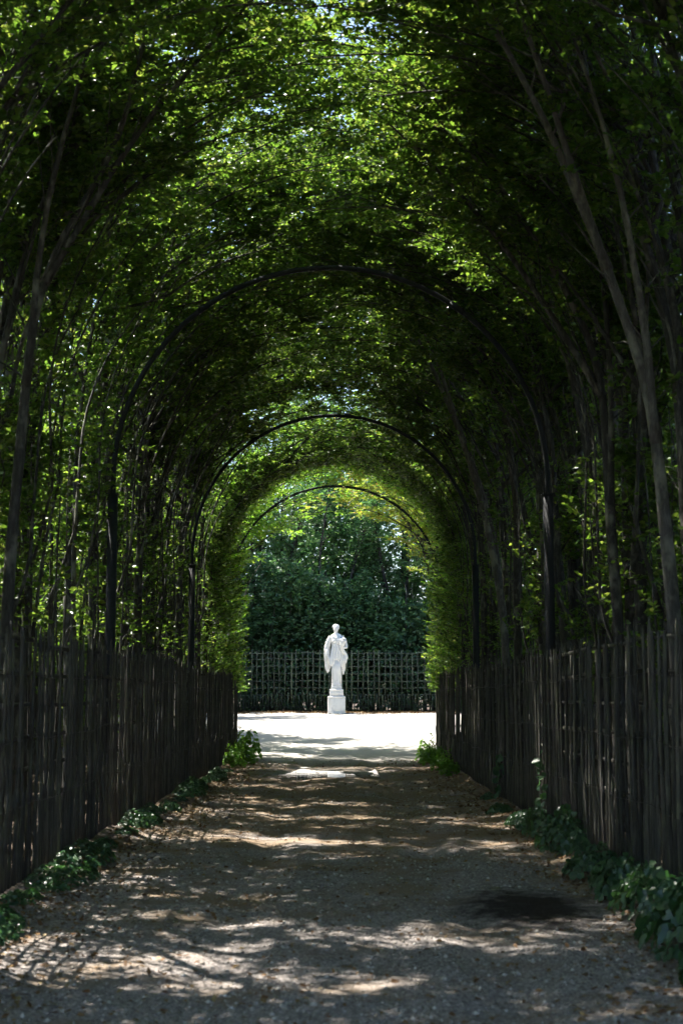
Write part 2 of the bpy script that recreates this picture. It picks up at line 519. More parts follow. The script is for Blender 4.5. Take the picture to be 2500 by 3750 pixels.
class Tree:
    """twigs are collected and turned into leaves and thin wood in one vectorised pass"""
    def __init__(self, seed, leaf=0.068, clear=None, jit=1.0, step=0.034, nb=(0, 0, 1.0), clump=None, thin=True):
        self.rng = np.random.default_rng(seed)
        self.wood = Geo(); self.leaf = leaf; self.jit = jit; self.step = step; self.nb = np.array(nb); self.clump = clump; self.off = seed * 7.31 % 97; self.clr = 3.12; self.thin = thin
        self.TP = []; self.TD = []; self.TL = []
        self.clear = clear
    def sprays(self, P, D, L):
        self.TP.append(np.atleast_2d(P)); self.TD.append(np.atleast_2d(D)); self.TL.append(np.atleast_1d(L))
    def branch(self, p0, d0, length, r, dens=0.088, twl=(0.22, 0.50), up=0.05, start=0.15, clear=True):
        rng = self.rng
        n = max(4, int(length / 0.35) + 2)
        ds = length / (n - 1)
        w = rng.normal(0, 0.10, (n - 1, 3)); w[:, 2] += up * 0.5
        D = nrm(d0) + np.cumsum(w, 0)
        D /= np.linalg.norm(D, axis=1, keepdims=True)
        P = np.concatenate([[p0], np.asarray(p0) + np.cumsum(D * ds, 0)])
        if self.clear is not None and clear:
            P[1:] = np.array([self.clear(q, self.clr) for q in P[1:]])
        tube(self.wood, P, np.linspace(r, max(r * 0.25, 0.0025), n), 4 if r < 0.02 else 5, False)
        m = max(2, int(length * (1 - start) / dens))
        t = start + (1 - start) * (np.arange(m) + rng.random(m) * 0.7) / m
        f = np.minimum(t * (n - 1), n - 1.001); i = f.astype(int)
        dd = P[i + 1] - P[i]; Q = P[i] + dd * (f - i)[:, None]
        dd /= np.maximum(np.linalg.norm(dd, axis=1, keepdims=True), 1e-9)
        side = np.stack([dd[:, 1], -dd[:, 0], np.zeros(m)], 1)
        ln = np.linalg.norm(side, axis=1)
        rv = rng.normal(0, 1, (m, 3))
        side = np.where(ln[:, None] < 0.35, rv, side)
        side /= np.linalg.norm(side, axis=1, keepdims=True)
        sg = np.where(np.arange(m) % 2 == 0, 1.0, -1.0)[:, None]
        dv = dd * rng.uniform(0.4, 0.9, (m, 1)) + side * sg * rng.uniform(0.6, 1.1, (m, 1))
        dv[:, 2] += rng.normal(0.0, 0.30, m)
        self.sprays(Q, dv, rng.uniform(*twl, m) * (1.1 - 0.4 * t))
        self.sprays(P[-1], P[-1] - P[-2], rng.uniform(*twl))
    def stem(self, p0, tilt, ydrift, L, r0, zb, R, maxrot, bstart=1.6, bstep=0.32, blen=(0.7, 2.2), pts=None, dens=0.088, r1=None, az=0.0, inward=0.0):
        """a main stem leaning to +x (turned by az); tilt = initial angle from vertical"""
        rng = self.rng
        if pts is None:
            ds = 0.35; n = max(4, int(L / ds)); P = [np.array(p0, dtype=float)]; a = tilt
            wob = rng.normal(0, 0.022, (n, 2)); wx = wy = 0
            ca, sa = math.cos(az), math.sin(az)
            for i in range(n):
                z = P[-1][2]
                if z > zb and a < maxrot: a += ds / R
                wx = wx * 0.8 + wob[i, 0]; wy = wy * 0.8 + wob[i, 1]
                h = math.sin(a + wx)
                d = np.array([h * ca, h * sa + ydrift + wy, math.cos(a + wx)])
                q = P[-1] + nrm(d) * ds
                if self.clear is not None: q = self.clear(q, self.clr)
                P.append(q)
            P = np.array(P)
        else:
            C = np.array(pts, dtype=float)
            s = np.concatenate([[0], np.cumsum(np.linalg.norm(np.diff(C, axis=0), axis=1))])
            L = s[-1]; u = np.linspace(0, L, int(L / 0.35) + 1)
            P = np.stack([np.interp(u, s, C[:, k]) for k in range(3)], 1)
            for _ in range(3):
                P[1:-1] = 0.25 * P[:-2] + 0.5 * P[1:-1] + 0.25 * P[2:]
            P += np.stack([0.05 * vnoise(u * 0.8 + 5 * k + r0 * 900, u * 0 + 7.3 * k) for k in range(3)], 1)
        n = len(P)
        u = np.linspace(0, 1, n)
        rad = r0 * (1 - u) ** 0.75 + (0.006 if r1 is None else r1)
        rad[0] *= 1.35
        rad *= 1 + 0.10 * vnoise(np.arange(n) * 1.3 + r0 * 500, np.zeros(n))
        tube(self.wood, P, rad, 9 if r0 > 0.045 else 6, True)
        nb = int((L - bstart) / bstep)
        for k in range(nb):
            s = bstart + (L - bstart) * (k + rng.random() * 0.7) / max(nb, 1)
            f = min(s / L * (n - 1), n - 1.001); i = int(f); p = P[i] + (P[i + 1] - P[i]) * (f - i)
            dd = nrm(P[i + 1] - P[i])
            v = rng.normal(0, 1, 3) * np.array([0.9, 1.2, 0.7]) + np.array([inward, 0, 0])
            v -= dd * v.dot(dd); v = nrm(v)
            ang = rng.uniform(0.5, 1.1)
            t = s / L
            ln = rng.uniform(*blen) * (1.15 - 0.6 * t)
            self.branch(p, dd * math.cos(ang) + v * math.sin(ang), ln, max(0.004, min(0.35 * rad[i], 0.009 * ln + 0.002)), dens)
        return P
    def meshes(self, name, cut=None, twigcut=None):
        rng = self.rng
        P = np.concatenate(self.TP); D = np.concatenate(self.TD); L = np.concatenate(self.TL)
        D = D / np.maximum(np.linalg.norm(D, axis=1, keepdims=True), 1e-9)
        if cut is not None:
            k = cut(P + D * (L * 0.3)[:, None], rng)
            P, D, L = P[k], D[k], L[k]
        if self.clump is not None:
            q = P + D * (L * 0.5)[:, None]; o_ = self.off; nn = 0
            for f, w_ in ((0.85, 0.85), (2.4, 0.75), (5.5, 0.5)):
                nn = nn + w_ * (vnoise(q[:, 0] * f + o_, q[:, 1] * f + 17 * f) + vnoise(q[:, 1] * f + 31, q[:, 2] * f + o_) + vnoise(q[:, 2] * f + 5 + o_, q[:, 0] * f + 53))
            k = nn > self.clump
            P, D, L = P[k], D[k], L[k]
        m = len(P)
        B = np.zeros((m, 3)); B[:, 2] = -0.14 * L
        # thin wood
        S = np.stack([D[:, 1], -D[:, 0], np.full(m, 1e-4)], 1); S /= np.linalg.norm(S, axis=1, keepdims=True)
        U = np.cross(D, S)
        E = P + D * L[:, None] * 0.9 + B
        ring = []
        for q, r_ in ((P, 0.0036), (E, 0.0014)):
            for k in range(3):
                a = k * 2 * PI / 3
                ring.append(q + r_ * (math.cos(a) * S + math.sin(a) * U))
        W = np.stack(ring, 1).reshape(-1, 3)
        b = np.arange(m)[:, None] * 6
        F = np.concatenate([b + np.array([[j, (j + 1) % 3, 3 + (j + 1) % 3, 3 + j]]) for j in range(3)])
        if self.thin:
            self.wood.add(W, F)
        # leaves
        cnt = np.maximum(3, (L / self.step).astype(int))
        idx = np.repeat(np.arange(m), cnt)
        off = np.arange(len(idx)) - np.repeat(np.cumsum(cnt) - cnt, cnt)
        t = (off + 0.6) / cnt[idx]
        n = len(idx)
        LP = P[idx] + D[idx] * (t * L[idx])[:, None] + B[idx] * (t ** 2)[:, None]
        sg = np.where(off % 2 == 0, 1.0, -1.0)[:, None]
        LD = D[idx] * 0.75 + S[idx] * sg * 0.95 + rng.normal(0, 0.30, (n, 3))
        LN = self.nb + rng.normal(0, self.jit, (n, 3))
        LL = self.leaf * rng.uniform(0.6, 1.2, n)
        if cut is not None:
            k = cut(LP + LD * 0.03, rng)
            LP, LD, LN, LL = LP[k], LD[k], LN[k], LL[k]
        V, F = leaves_geo(LP, LD, LN, LL, 0.62, rng)
        lm = np_mesh(name + '_crown', V, [F])
        tm = self.wood.mesh(name + '_trunk', smooth=True)
        return tm, lm, len(LP)

XR = 3.45        # distance of the front row from the axis of the path
VZ = 4.6         # height at which the vault springs
def vault_push(q, clr=3.12):
    x, y, z = q
    if z > VZ:
        d = math.hypot(x - XR, z - VZ)
        if d < clr:
            k = clr / max(d, 1e-6); return np.array([XR + (x - XR) * k, y, VZ + (z - VZ) * k])
    elif x > XR - clr and x < XR + clr:
        return np.array([XR - clr, y, z])
    return q
def vault_cut(P, rng):
    x = P[:, 0] - XR; z = P[:, 2] - VZ
    j = rng.exponential(0.14, len(P))
    up = z > 0
    r = np.where(up, np.hypot(x, z), np.abs(x))
    ang = np.where(up, np.arctan2(z, -x) * 3.2, z)
    o_ = VCUT[0]
    lim = 3.14 + np.where(up, 1.2, 0.5) * np.clip(vnoise(P[:, 1] * 0.9 + o_, ang * 0.55 + o_) + 0.05, 0, 1) + 0.4 * vnoise(P[:, 1] * 2.6 + o_, ang * 1.6)
    keep = r > np.maximum(lim, 3.0) - j
    keep &= ~((P[:, 2] < 2.3) & (np.abs(x) < 2.85))
    return keep & (P[:, 2] > 0.1)
VCUT = [0.0]

TREES = {'arch': [], 'upright': [], 'back': [], 'end': []}
nl_tot = 0
def add_proto(kind, name, T, cut=None):
    global nl_tot
    tm, lm, n = T.meshes(name, cut)
    nl_tot += n
    tm.materials.append(M['bark'])
    TREES[kind].append((tm, lm))

# arching hornbeams of the front rows
for v in range(6):
    T = Tree(100 + v, 0.086, vault_push, clump=-0.10 if v % 3 == 0 else 0.09)
    VCUT[0] = 13.7 * v
    r = T.rng
    for k in range(1 + (v % 3 > 0)):      # trunks: steep, leaning in a little
        T.clr = r.uniform(3.15, 3.5)
        P = T.stem((r.normal(0, .10), r.normal(0, .2), 0), r.uniform(-0.05, 0.05), r.normal(0, 0.10), r.uniform(8.5, 10.5), r.uniform(0.055, 0.095),
               r.uniform(4.0, 5.6), r.uniform(9, 18), r.uniform(0.15, 0.50), 2.8, 0.34, (0.6, 1.8), dens=0.062)
        i = int(r.uniform(0.15, 0.38) * len(P))     # fork
        P2 = T.stem(P[i], r.uniform(0.0, 0.22), r.normal(0, 0.20), r.uniform(6, 8), r.uniform(0.030, 0.050), P[i][2] + 2.2, r.uniform(9, 16), r.uniform(0.3, 0.7), 1.2, 0.34, (0.6, 1.7), dens=0.062)
        for j in range(6):          # straight limbs fanning in over the path
            T.clr = 3.2 + 1.5 * r.random()
            Q = P if j % 2 else P2
            i = int(r.uniform(0.36, 0.80) * len(Q)); q = Q[i]
            T.stem(q, r.uniform(0.22, 0.60), r.normal(0, 0.34), r.uniform(3.2, 5.2), r.uniform(0.012, 0.026), q[2] + 0.8, r.uniform(8, 18), r.uniform(0.7, 1.2), 0.6, 0.30, (0.6, 1.8), az=r.normal(0, 0.6), dens=0.062)
        for j in range(3 + (k == 0 and v % 3 == 0)):          # roof limbs reaching across the crown of the vault
            T.clr = r.uniform(3.2, 4.6)
            i = int(r.uniform(0.60, 0.92) * len(P)); q = P[i]
            T.stem(q, r.uniform(0.8, 1.2), r.normal(0, 0.25), r.uniform(3.2, 5.0), r.uniform(0.010, 0.018), q[2] - 1, 8.0, r.uniform(1.3, 1.65), 0.4, 0.27, (0.7, 1.7), az=r.normal(0, 0.35), dens=0.058)
        for j in range(3 + (v % 3 == 0)):          # upper storey over the vault
            T.clr = r.uniform(4.6, 5.6)
            i = int(r.uniform(0.75, 0.95) * len(P)); q = P[i]
            T.stem(q, r.uniform(0.75, 1.2), r.normal(0, 0.3), r.uniform(3.6, 5.2), r.uniform(0.010, 0.018), q[2] - 1, 8.0, r.uniform(1.2, 1.5), 0.3, 0.25, (0.9, 1.9), az=r.normal(0, 0.35), dens=0.062)
    T.clr = 3.12
    T.stem((r.normal(-.25, .08), r.normal(0, .3), 0), r.uniform(-0.10, 0.0), r.normal(0, 0.08), r.uniform(8, 10), r.uniform(0.03, 0.05),
           4.0, 9.0, 0.4, 2.0, 0.36, (0.5, 1.7), dens=0.07)
    for k in range(2):   # thin shoots springing from the trunk
        z0 = r.uniform(1.5, 3.6)
        T.stem((r.normal(0, .05), r.normal(0, .1), z0), r.uniform(0.0, 0.35), r.normal(0, 0.25), r.uniform(3.5, 6), r.uniform(0.012, 0.02), z0 + 1.0, 9.0, 1.0, 0.8, 0.45, (0.4, 1.1))
    for k in range(3):
        T.stem((r.normal(0, .25), r.normal(0, .6), 0.0), r.uniform(-0.05, 0.08), r.normal(0, 0.08), r.uniform(3.8, 5.2), 0.012, 9, 6.0, 1.2, 2.0, 0.34, (0.35, 0.9))
    add_proto('arch', 'hornbeam%d' % v, T, vault_cut)

# upright trees of the rows behind
for v in range(4):
    T = Tree(300 + v, 0.092, clump=0.06)
    r = T.rng
    for k in range(3):
        T.stem((r.normal(0, .2), r.normal(0, .25), 0), r.uniform(-0.12, 0.14), r.normal(0, 0.09), r.uniform(7.5, 9), r.uniform(0.05, 0.09), 4, 14, 0.5, 1.6, 0.26, (0.9, 2.2), dens=0.075)
    for k in range(3):
        T.stem((r.normal(0, .5), r.normal(0, .6), 0.0), r.uniform(-0.1, 0.1), r.normal(0, 0.1), r.uniform(3, 5.5), 0.018, 9, 6.0, 1.2, 0.6, 0.28, (0.4, 1.1))
    add_proto('upright', 'backrow%d' % v, T)

# big loose trees round the clearing
for v in range(3):
    T = Tree(500 + v, 0.125, jit=0.8, step=0.042, thin=False)
    r = T.rng
    for k in range(4):
        T.stem((r.normal(0, .15), r.normal(0, .2), 0), r.uniform(-0.22, 0.22), r.normal(0, 0.16), r.uniform(9.5, 12.5), r.uniform(0.07, 0.11), 5, 20, 0.5, 1.8, 0.22, (1.2, 2.8), dens=0.10, r1=0.01)
    add_proto('back', 'parktree%d' % v, T)

# dense clipped hornbeams closing the far end of the tunnel
for v in range(2):
    T = Tree(700 + v, 0.080, vault_push, step=0.036)
    r = T.rng
    for k in range(3):
        P = T.stem((r.normal(0, .08), r.normal(0, .3), 0), r.uniform(-0.02, 0.05), r.normal(0, 0.05), r.uniform(8, 10), r.uniform(0.05, 0.07), r.uniform(2.5, 4.2), r.uniform(4, 6), 1.0, 1.8, 0.26, (0.6, 1.6))
        for j in range(4):
            i = int(r.uniform(0.35, 0.8) * len(P)); q = P[i]
            T.stem(q, r.uniform(0.35, 0.75), r.normal(0, 0.2), r.uniform(3.5, 5.5), r.uniform(0.018, 0.03), q[2] + 0.3, 3.6, 1.7, 0.5, 0.28, (0.5, 1.5))
    for k in range(150):
        z = r.uniform(1.7, 6.4); y = r.uniform(-1.0, 1.0)
        xin = 1.05 if z < 5.5 else XR - math.sqrt(max(0.1, 9.2 - (z - VZ) ** 2))
        x = xin - abs(r.normal(0, 0.28)) - 0.05
        T.branch((x * 0.4, y * 0.8, z - 0.25), (x - x * 0.4 + 0.15, y * 0.2, 0.25), r.uniform(0.35, 0.7), 0.005, 0.09, (0.16, 0.32), clear=False)
    def cut_end(P, rng):
        x = P[:, 0] - XR; z = P[:, 2] - VZ
        j = rng.exponential(0.22, len(P))
        side = np.abs(x) > 2.42 - 0.5 * j
        vault = np.hypot(x, z) > 2.88 - 0.6 * j
        return np.where(P[:, 2] < 5.5, side, vault) & (P[:, 2] > 1.6)
    add_proto('end', 'endhornbeam%d' % v, T, cut_end)

ORD = ['first', 'second', 'third', 'fourth', 'fifth', 'sixth', 'seventh', 'eighth', 'ninth', 'tenth', 'eleventh', 'twelfth', 'thirteenth', 'fourteenth',
       'fifteenth', 'sixteenth', 'seventeenth', 'eighteenth', 'nineteenth', 'twentieth', 'twenty-first', 'twenty-second', 'twenty-third', 'twenty-fourth', 'twenty-fifth', 'twenty-sixth']
GOLD = {}
def put_tree(name, proto, x, y, rz, label, group, sc=(1, 1, 1), mat=None):
    tm, lm = proto
    if mat is not None:
        key = (lm.name, mat.name)
        if key not in GOLD:
            m2 = lm.copy(); m2.materials.clear(); m2.materials.append(mat); GOLD[key] = m2
        lm = GOLD[key]
    e = empty(name, (x, y, float(gz(x, y)) - 0.04), (0, 0, rz))
    e.scale = sc
    tag(e, label, 'tree', group)
    obj('trunk', tm, M['bark'], e)
    obj('crown', lm, M['leaf'], e)
    return e

RNG = np.random.default_rng(5)
# front rows
ys = np.arange(3.7, 38.0, 1.65)
for side, word in ((-1, 'left'), (1, 'right')):
    last = -1
    for i, y in enumerate(ys):
        v = int(RNG.integers(0, 6))
        if v == last: v = (v + 1 + i % 4) % 6
        if side < 0 and 16.5 < y < 20.0: v = (0, 3)[i % 2]     # lighter-crowned trees here let the sun in
        last = v
        x = side * (XR + RNG.uniform(-0.03, 0.22)); yy = y + RNG.uniform(-0.35, 0.35) + (0.8 if side > 0 else 0)
        fl = -1 if RNG.random() < 0.5 else 1
        s = RNG.uniform(0.97, 1.05)
        put_tree('hornbeam_tree', TREES['arch'][v], x, yy, 0 if side < 0 else PI,
                 'arching hornbeam, %s from the camera in the front row behind the %s picket fence' % (ORD[i], word),
                 'hornbeams arching over the path', (1, fl, s))
# four trunks that stand out along the inner side of the tunnel (points in world x, z)
SIG = [
    (1, 14.0, 0.072, [(3.25, 0), (3.18, 2.5), (2.98, 4.65), (2.68, 5.6), (2.36, 6.55), (2.10, 7.4), (1.6, 8.7)], [(0.45, 0.10), (0.62, 0.35)], 'pale lichened hornbeam trunk curving in high at the right edge of the picture'),
    (1, 17.0, 0.068, [(3.22, 0), (3.20, 3.2), (3.10, 5.5), (2.65, 6.5), (2.2, 7.2), (1.7, 7.8), (0.9, 8.6)], [(0.40, 0.02), (0.55, 0.5)], 'dark hornbeam forking into long branches across the upper right of the tunnel'),
    (1, 28.0, 0.085, [(3.25, 0), (3.15, 3.0), (2.95, 4.5), (2.55, 6.0), (2.15, 7.3), (1.9, 8.1), (1.5, 9.0)], [(0.35, 0.05), (0.6, 0.3)], 'slender hornbeam leaning in from the right above the middle of the fence'),
    (-1, 14.2, 0.060, [(3.2, 0), (3.12, 3.5), (2.95, 5.6), (2.65, 6.25), (2.34, 6.8), (2.06, 7.3), (1.95, 7.9), (1.8, 8.8)], [(0.50, 0.15), (0.6, 0.5)], 'thin bowed hornbeam trunk crossing the foliage at the upper left'),
]
for n_, (side, y0, r0, pts, forks, lab) in enumerate(SIG):
    T = Tree(810 + n_, 0.086, None, clump=0.0)
    r = T.rng
    bxx = pts[0][0]
    L3 = [(bxx - px_, 0.25 * math.sin(k * 1.3 + n_) * k / 7, pz_) for k, (px_, pz_) in enumerate(pts)]
    P = T.stem(None, 0, 0, 0, r0, 0, 1, 1, 4.2, 0.34, (0.5, 1.4), pts=L3, dens=0.07, r1=0.012)
    for fr, tl in forks:
        i = int(fr * len(P))
        T.clear = vault_push; T.clr = 3.05
        T.stem(P[i], tl, r.normal(0, 0.22), 4.8, r0 * 0.55, P[i][2] + 0.8, 10, 0.9, 1.0, 0.32, (0.6, 1.5), dens=0.066)
    VCUT[0] = 7.7 * n_ + 3
    tm, lm, nn_ = T.meshes('leaning_hornbeam%d' % n_, vault_cut)
    tm.materials.append(M['bark_pale'] if n_ in (0, 2) else M['bark'])
    put_tree('hornbeam_tree', (tm, lm), side * bxx, y0, 0 if side < 0 else PI, lab, 'hornbeams arching over the path')
# far end, clipped
for side, word in ((-1, 'left'), (1, 'right')):
    for i, y in enumerate((38.3, 39.8)):
        put_tree('clipped_hornbeam', TREES['end'][(i + (side > 0)) % 2], side * XR, y, 0 if side < 0 else PI,
                 '%s clipped hornbeam hanging over the far end of the %s fence' % (('nearer', 'farther')[i], word),
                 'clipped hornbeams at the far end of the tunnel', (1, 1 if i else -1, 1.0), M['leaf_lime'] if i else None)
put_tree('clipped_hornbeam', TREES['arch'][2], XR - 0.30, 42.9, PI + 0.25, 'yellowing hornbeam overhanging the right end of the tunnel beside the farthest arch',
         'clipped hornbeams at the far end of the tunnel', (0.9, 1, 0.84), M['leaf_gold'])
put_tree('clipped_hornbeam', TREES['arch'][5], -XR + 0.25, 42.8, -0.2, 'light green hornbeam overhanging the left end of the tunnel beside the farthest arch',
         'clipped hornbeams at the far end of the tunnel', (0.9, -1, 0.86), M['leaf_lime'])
# low shrubs in the wood
for side, word in ((-1, 'left'), (1, 'right')):
    for i, y in enumerate(np.arange(0.0, 42, 2.5)):
        e = put_tree('woodland_shrub', TREES['back'][i % 3], side * (7.2 + RNG.uniform(-.4, .4)), y + RNG.uniform(-.5, .5), RNG.uniform(0, 6.28),
                     'low leafy shrub in the wood behind the %s hornbeams, %s from the camera' % (word, ORD[i]), 'shrubs in the wood on the %s' % word, (0.7, 0.7, 0.42))
        e['category'] = 'shrub'; e.location.z -= 0.5
# rows behind
for side, word in ((-1, 'left'), (1, 'right')):
    for row, (xb, stepy) in enumerate(((5.8, 3.4), (8.8, 3.4), (12.5, 3.6))):
        for i, y in enumerate(np.arange(-3.0, 41.5, stepy)):
            x = side * (xb + RNG.uniform(-0.5, 0.5)); yy = y + RNG.uniform(-0.6, 0.6)
            put_tree('forest_tree', TREES['upright'][int(RNG.integers(0, 4))], x, yy, (0 if side < 0 else PI) + RNG.uniform(-0.6, 0.6),
                     'upright woodland tree in the %s row behind the %s hornbeams, %s from the camera' % (ORD[row], word, ORD[i]),
                     'trees of the wood on the %s' % word, (1, 1, RNG.uniform(0.9, 1.15)))
# round the clearing
for row, (n_, y0, word) in enumerate(((11, 59.6, 'just behind the clipped hedge'), (10, 63.0, 'in the second rank behind the clipped hedge'), (11, 67.0, 'in the rearmost rank behind the clipped hedge'))):
    for i in range(n_):
        x = (i - (n_ - 1) / 2) * 2.7 + RNG.uniform(-0.5, 0.5)
        put_tree('park_tree', TREES['back'][(i + row) % 3], x, y0 + RNG.uniform(-0.6, 0.6), RNG.uniform(0, 6.28),
                 'tall tree %s, %s from the left' % (word, ORD[i]), 'tall trees behind the hedge', (1, 1, RNG.uniform(0.95, 1.08) * (0.85, 1.1, 1.4)[row]), M['leaf_dark'])
for i, (x, y) in enumerate(((-7.9, 45.6), (-8.0, 49.6), (-8.6, 53.2), (-6.2, 57.0))):
    put_tree('park_tree', TREES['back'][(i + 1) % 3], x, y, RNG.uniform(0, 6.28),
             'tall tree at the left of the clearing, %s from the tunnel' % ORD[i], 'tall trees at the left of the clearing', (1, 1, 0.9))
for row, (y0, word) in enumerate(((58.1, 'nearest rank'), (61.3, 'middle rank'), (65.0, 'rearmost rank'))):
    for i, x in enumerate(np.arange(-9.0, 9.1, 1.8) + 0.6 * row):
        e = put_tree('understory_shrub', TREES['back'][(i + row) % 3], x, y0 + RNG.uniform(-.2, .2), RNG.uniform(0, 6.28),
                 'dark leafy shrub behind the clipped hedge, %s, %s from the left' % (word, ORD[i]), 'shrubs behind the hedge', (0.8, 0.65, 0.44), M['leaf_dark'])
        e['category'] = 'shrub'; e.location.z -= 0.55
for side, word in ((-1, 'left'), (1, 'right')):
    for i, y in enumerate(np.arange(42.5, 56, 1.9)):
        e = put_tree('border_shrub', TREES['back'][i % 3], side * (10.3 + RNG.uniform(-.4, .4)), y, RNG.uniform(0, 6.28),
                     'leafy shrub bordering the %s side of the clearing, %s from the tunnel' % (word, ORD[i]), 'shrubs bordering the clearing', (0.75, 0.75, 0.4))
        e['category'] = 'shrub'; e.location.z -= 0.5
for i, (x, y) in enumerate(((10.5, 46.0), (11.5, 51.5))):
    put_tree('park_tree', TREES['back'][i % 3], x, y, RNG.uniform(0, 6.28),
             'tall tree at the right of the clearing, %s from the tunnel' % ORD[i], 'tall trees at the right of the clearing', (1, 1, 0.9))

# clipped hedge behind the trellis
def arc(u):                       # trellis line, concave towards the camera
    return u, 56.0 - 0.010 * u * u
T = Tree(900, 0.115, jit=0.75, step=0.04, nb=(0, -0.8, 0.5), thin=False)
r = T.rng
hz = float(gz(0, 57))
for k in range(6600):
    u = r.uniform(-7.6, 7.6); _, yb = arc(u)
    h = 5.0 + 1.2 * float(vnoise(u * 0.35, 2.2)) * 2
    z = hz + r.uniform(0.1, h) 
    y = yb + 0.55 + abs(r.normal(0, 0.30)) + 0.35 * float(vnoise(u * 0.6, z * 0.6))
    T.sprays(np.array([u, y + 0.15, z]), np.array([r.normal(0, 0.6), -0.5 + r.normal(0, 0.4), r.normal(0.1, 0.4)]), r.uniform(0.25, 0.5))
for u in np.arange(-7.4, 7.5, 0.8):
    _, yb = arc(u)
    P = [np.array([u + r.normal(0, .1), yb + 1.1 + r.normal(0, .1), hz - 0.1])]
    for i in range(12):
        P.append(P[-1] + np.array([r.normal(0, .06), r.normal(0, .04), 0.42]))
    tube(T.wood, P, np.linspace(0.05, 0.015, 13), 6)
tm, lm, n = T.meshes('clipped_hedge')
nl_tot += n
e = empty('clipped_hedge', (0, 56.5, hz))
tag(e, 'tall dark clipped hedge standing behind the wooden trellis', 'hedge')
Moff = np.array([0, -56.5, -hz])
for me in (tm, lm):
    co = np.empty(len(me.vertices) * 3, dtype=np.float32); me.vertices.foreach_get('co', co)
    co = (co.reshape(-1, 3) + Moff).astype(np.float32); me.vertices.foreach_set('co', co.ravel()); me.update()
obj('stems', tm, M['bark'], e)
obj('foliage', lm, M['leaf_dark'], e)

# ------------------------------------------------------------------ fences
def picket_mesh(name, h, rad, seed):
    rng = np.random.default_rng(seed)
    g = Geo()
    zs = np.array([0, h * 0.33, h * 0.66, h - 0.11, h - 0.03, h])
    rr = rad * np.array([1.05, 1.0, 0.97, 0.92, 0.5, 0.12])
    P = np.stack([rng.normal(0, 0.006, 6), rng.normal(0, 0.006, 6), zs], 1)
    P[0, :2] = 0; P[-2, :2] = P[-3, :2]; P[-1, :2] = P[-2, :2]
    tube(g, P, rr, 6)
    return g.mesh(name, smooth=False)
PK = [picket_mesh('picket', 2.12 + 0.03 * (k % 4), 0.0148 + 0.0013 * (k % 5), 40 + k) for k in range(8)]
SP = [picket_mesh('short_picket', 0.74 + 0.05 * (k % 3), 0.0150 + 0.0016 * (k % 4), 60 + k) for k in range(6)]
g = Geo(); box(g, (-0.0065, -1.01, -0.018), (0.0065, 1.01, 0.018)); RAIL = g.mesh('rail')

def build_fence(side, x0, label):
    e = empty('picket_fence', (side * x0, 5.0, 0))
    tag(e, label, 'fence', 'picket fences along the path')
    rng = np.random.default_rng(77 + side)
    y = 5.0
    k = 0
    while y < 39.3:
        z = float(gz(side * x0, y)) - 0.06
        xw = 0.05 * float(vnoise(y * 0.25, side * 3.3)) * 2
        p = obj('picket', PK[int(rng.integers(0, 8))], M['picket'], e, (xw, y - 5.0, z + rng.normal(0, 0.018)),
                (rng.normal(0, 0.010), rng.normal(0, 0.010), rng.uniform(0, 6.28)))
        q = obj('short_picket', SP[int(rng.integers(0, 6))], M['picket'], e, (xw - side * 0.004, y - 4.9 + rng.normal(0, 0.008), z + rng.normal(0, 0.02)),
                (rng.normal(0, 0.015), rng.normal(0, 0.02), rng.uniform(0, 6.28)))
        y += 0.2 + rng.normal(0, 0.008)
        k += 1
    for s in range(17):
        yc = 5.0 + 1.0 + s * 2.02
        for j in range(7):
            zc = float(gz(side * x0, yc)) + 0.36 + j * 0.272
            sl = (float(gz(side * x0, yc + 1)) - float(gz(side * x0, yc - 1))) / 2
            xw = 0.05 * float(vnoise(yc * 0.25, side * 3.3)) * 2
            obj('rail', RAIL, M['picket'], e, (xw + side * 0.031, yc - 5.0, zc + rng.normal(0, 0.006)), (sl + rng.normal(0, 0.003), 0, 0))
    for zc in (0.62, 1.16, 1.70):
        g = Geo()
        yy = np.arange(5.0, 39.4, 0.2)
        zz = gz(np.full_like(yy, side * x0), yy) + zc + 0.012 * np.sin(yy * 3.1)
        xx = 0.1 * vnoise(yy * 0.25, np.full_like(yy, side * 3.3)) - side * (0.027 + 0.004 * np.sin(yy * 31))
        tube(g, np.stack([xx, yy - 5.0, zz], 1), 0.0035, 4)
        obj('wire', g.mesh('wire'), M['wire'], e)
build_fence(-1, 2.62, 'dark weathered picket fence along the left side of the path')
build_fence(1, 2.58, 'weathered picket fence with sunlit stakes along the right side of the path')

# trellis behind the statue
e = empty('trellis_fence', (0, 55.2, 0))
tag(e, 'square wooden trellis with short pickets at its foot behind the statue', 'trellis')
rng = np.random.default_rng(8)
def flat_stake(name, h, w):
    g = Geo()
    V = [(-w, -.01, 0), (w, -.01, 0), (w, .01, 0), (-w, .01, 0), (-w, -.01, h - .06), (w, -.01, h - .06), (w, .01, h - .06), (-w, .01, h - .06), (0, -.01, h), (0, .01, h)]
    g.add(V, [(0, 1, 5, 4), (2, 3, 7, 6), (1, 2, 6, 5), (3, 0, 4, 7), (0, 3, 2, 1)], )
    g.add([V[4], V[5], V[8], V[6], V[7], V[9]], [(0, 1, 2), (3, 4, 5)])
    g.add([V[5], V[6], V[9], V[8], V[7], V[4], V[8], V[9]], [(0, 1, 2, 3), (4, 5, 6, 7)])
    return g.mesh(name)
TK = [flat_stake('stake', 2.24 + 0.03 * k, 0.019 + 0.002 * k) for k in range(4)]
TS = [flat_stake('short_stake', 0.68 + 0.04 * k, 0.019) for k in range(3)]
g = Geo(); box(g, (-0.312, -0.008, -0.018), (0.312, 0.008, 0.018)); TR = g.mesh('lath')
us = np.arange(-6.2, 6.21, 0.205)
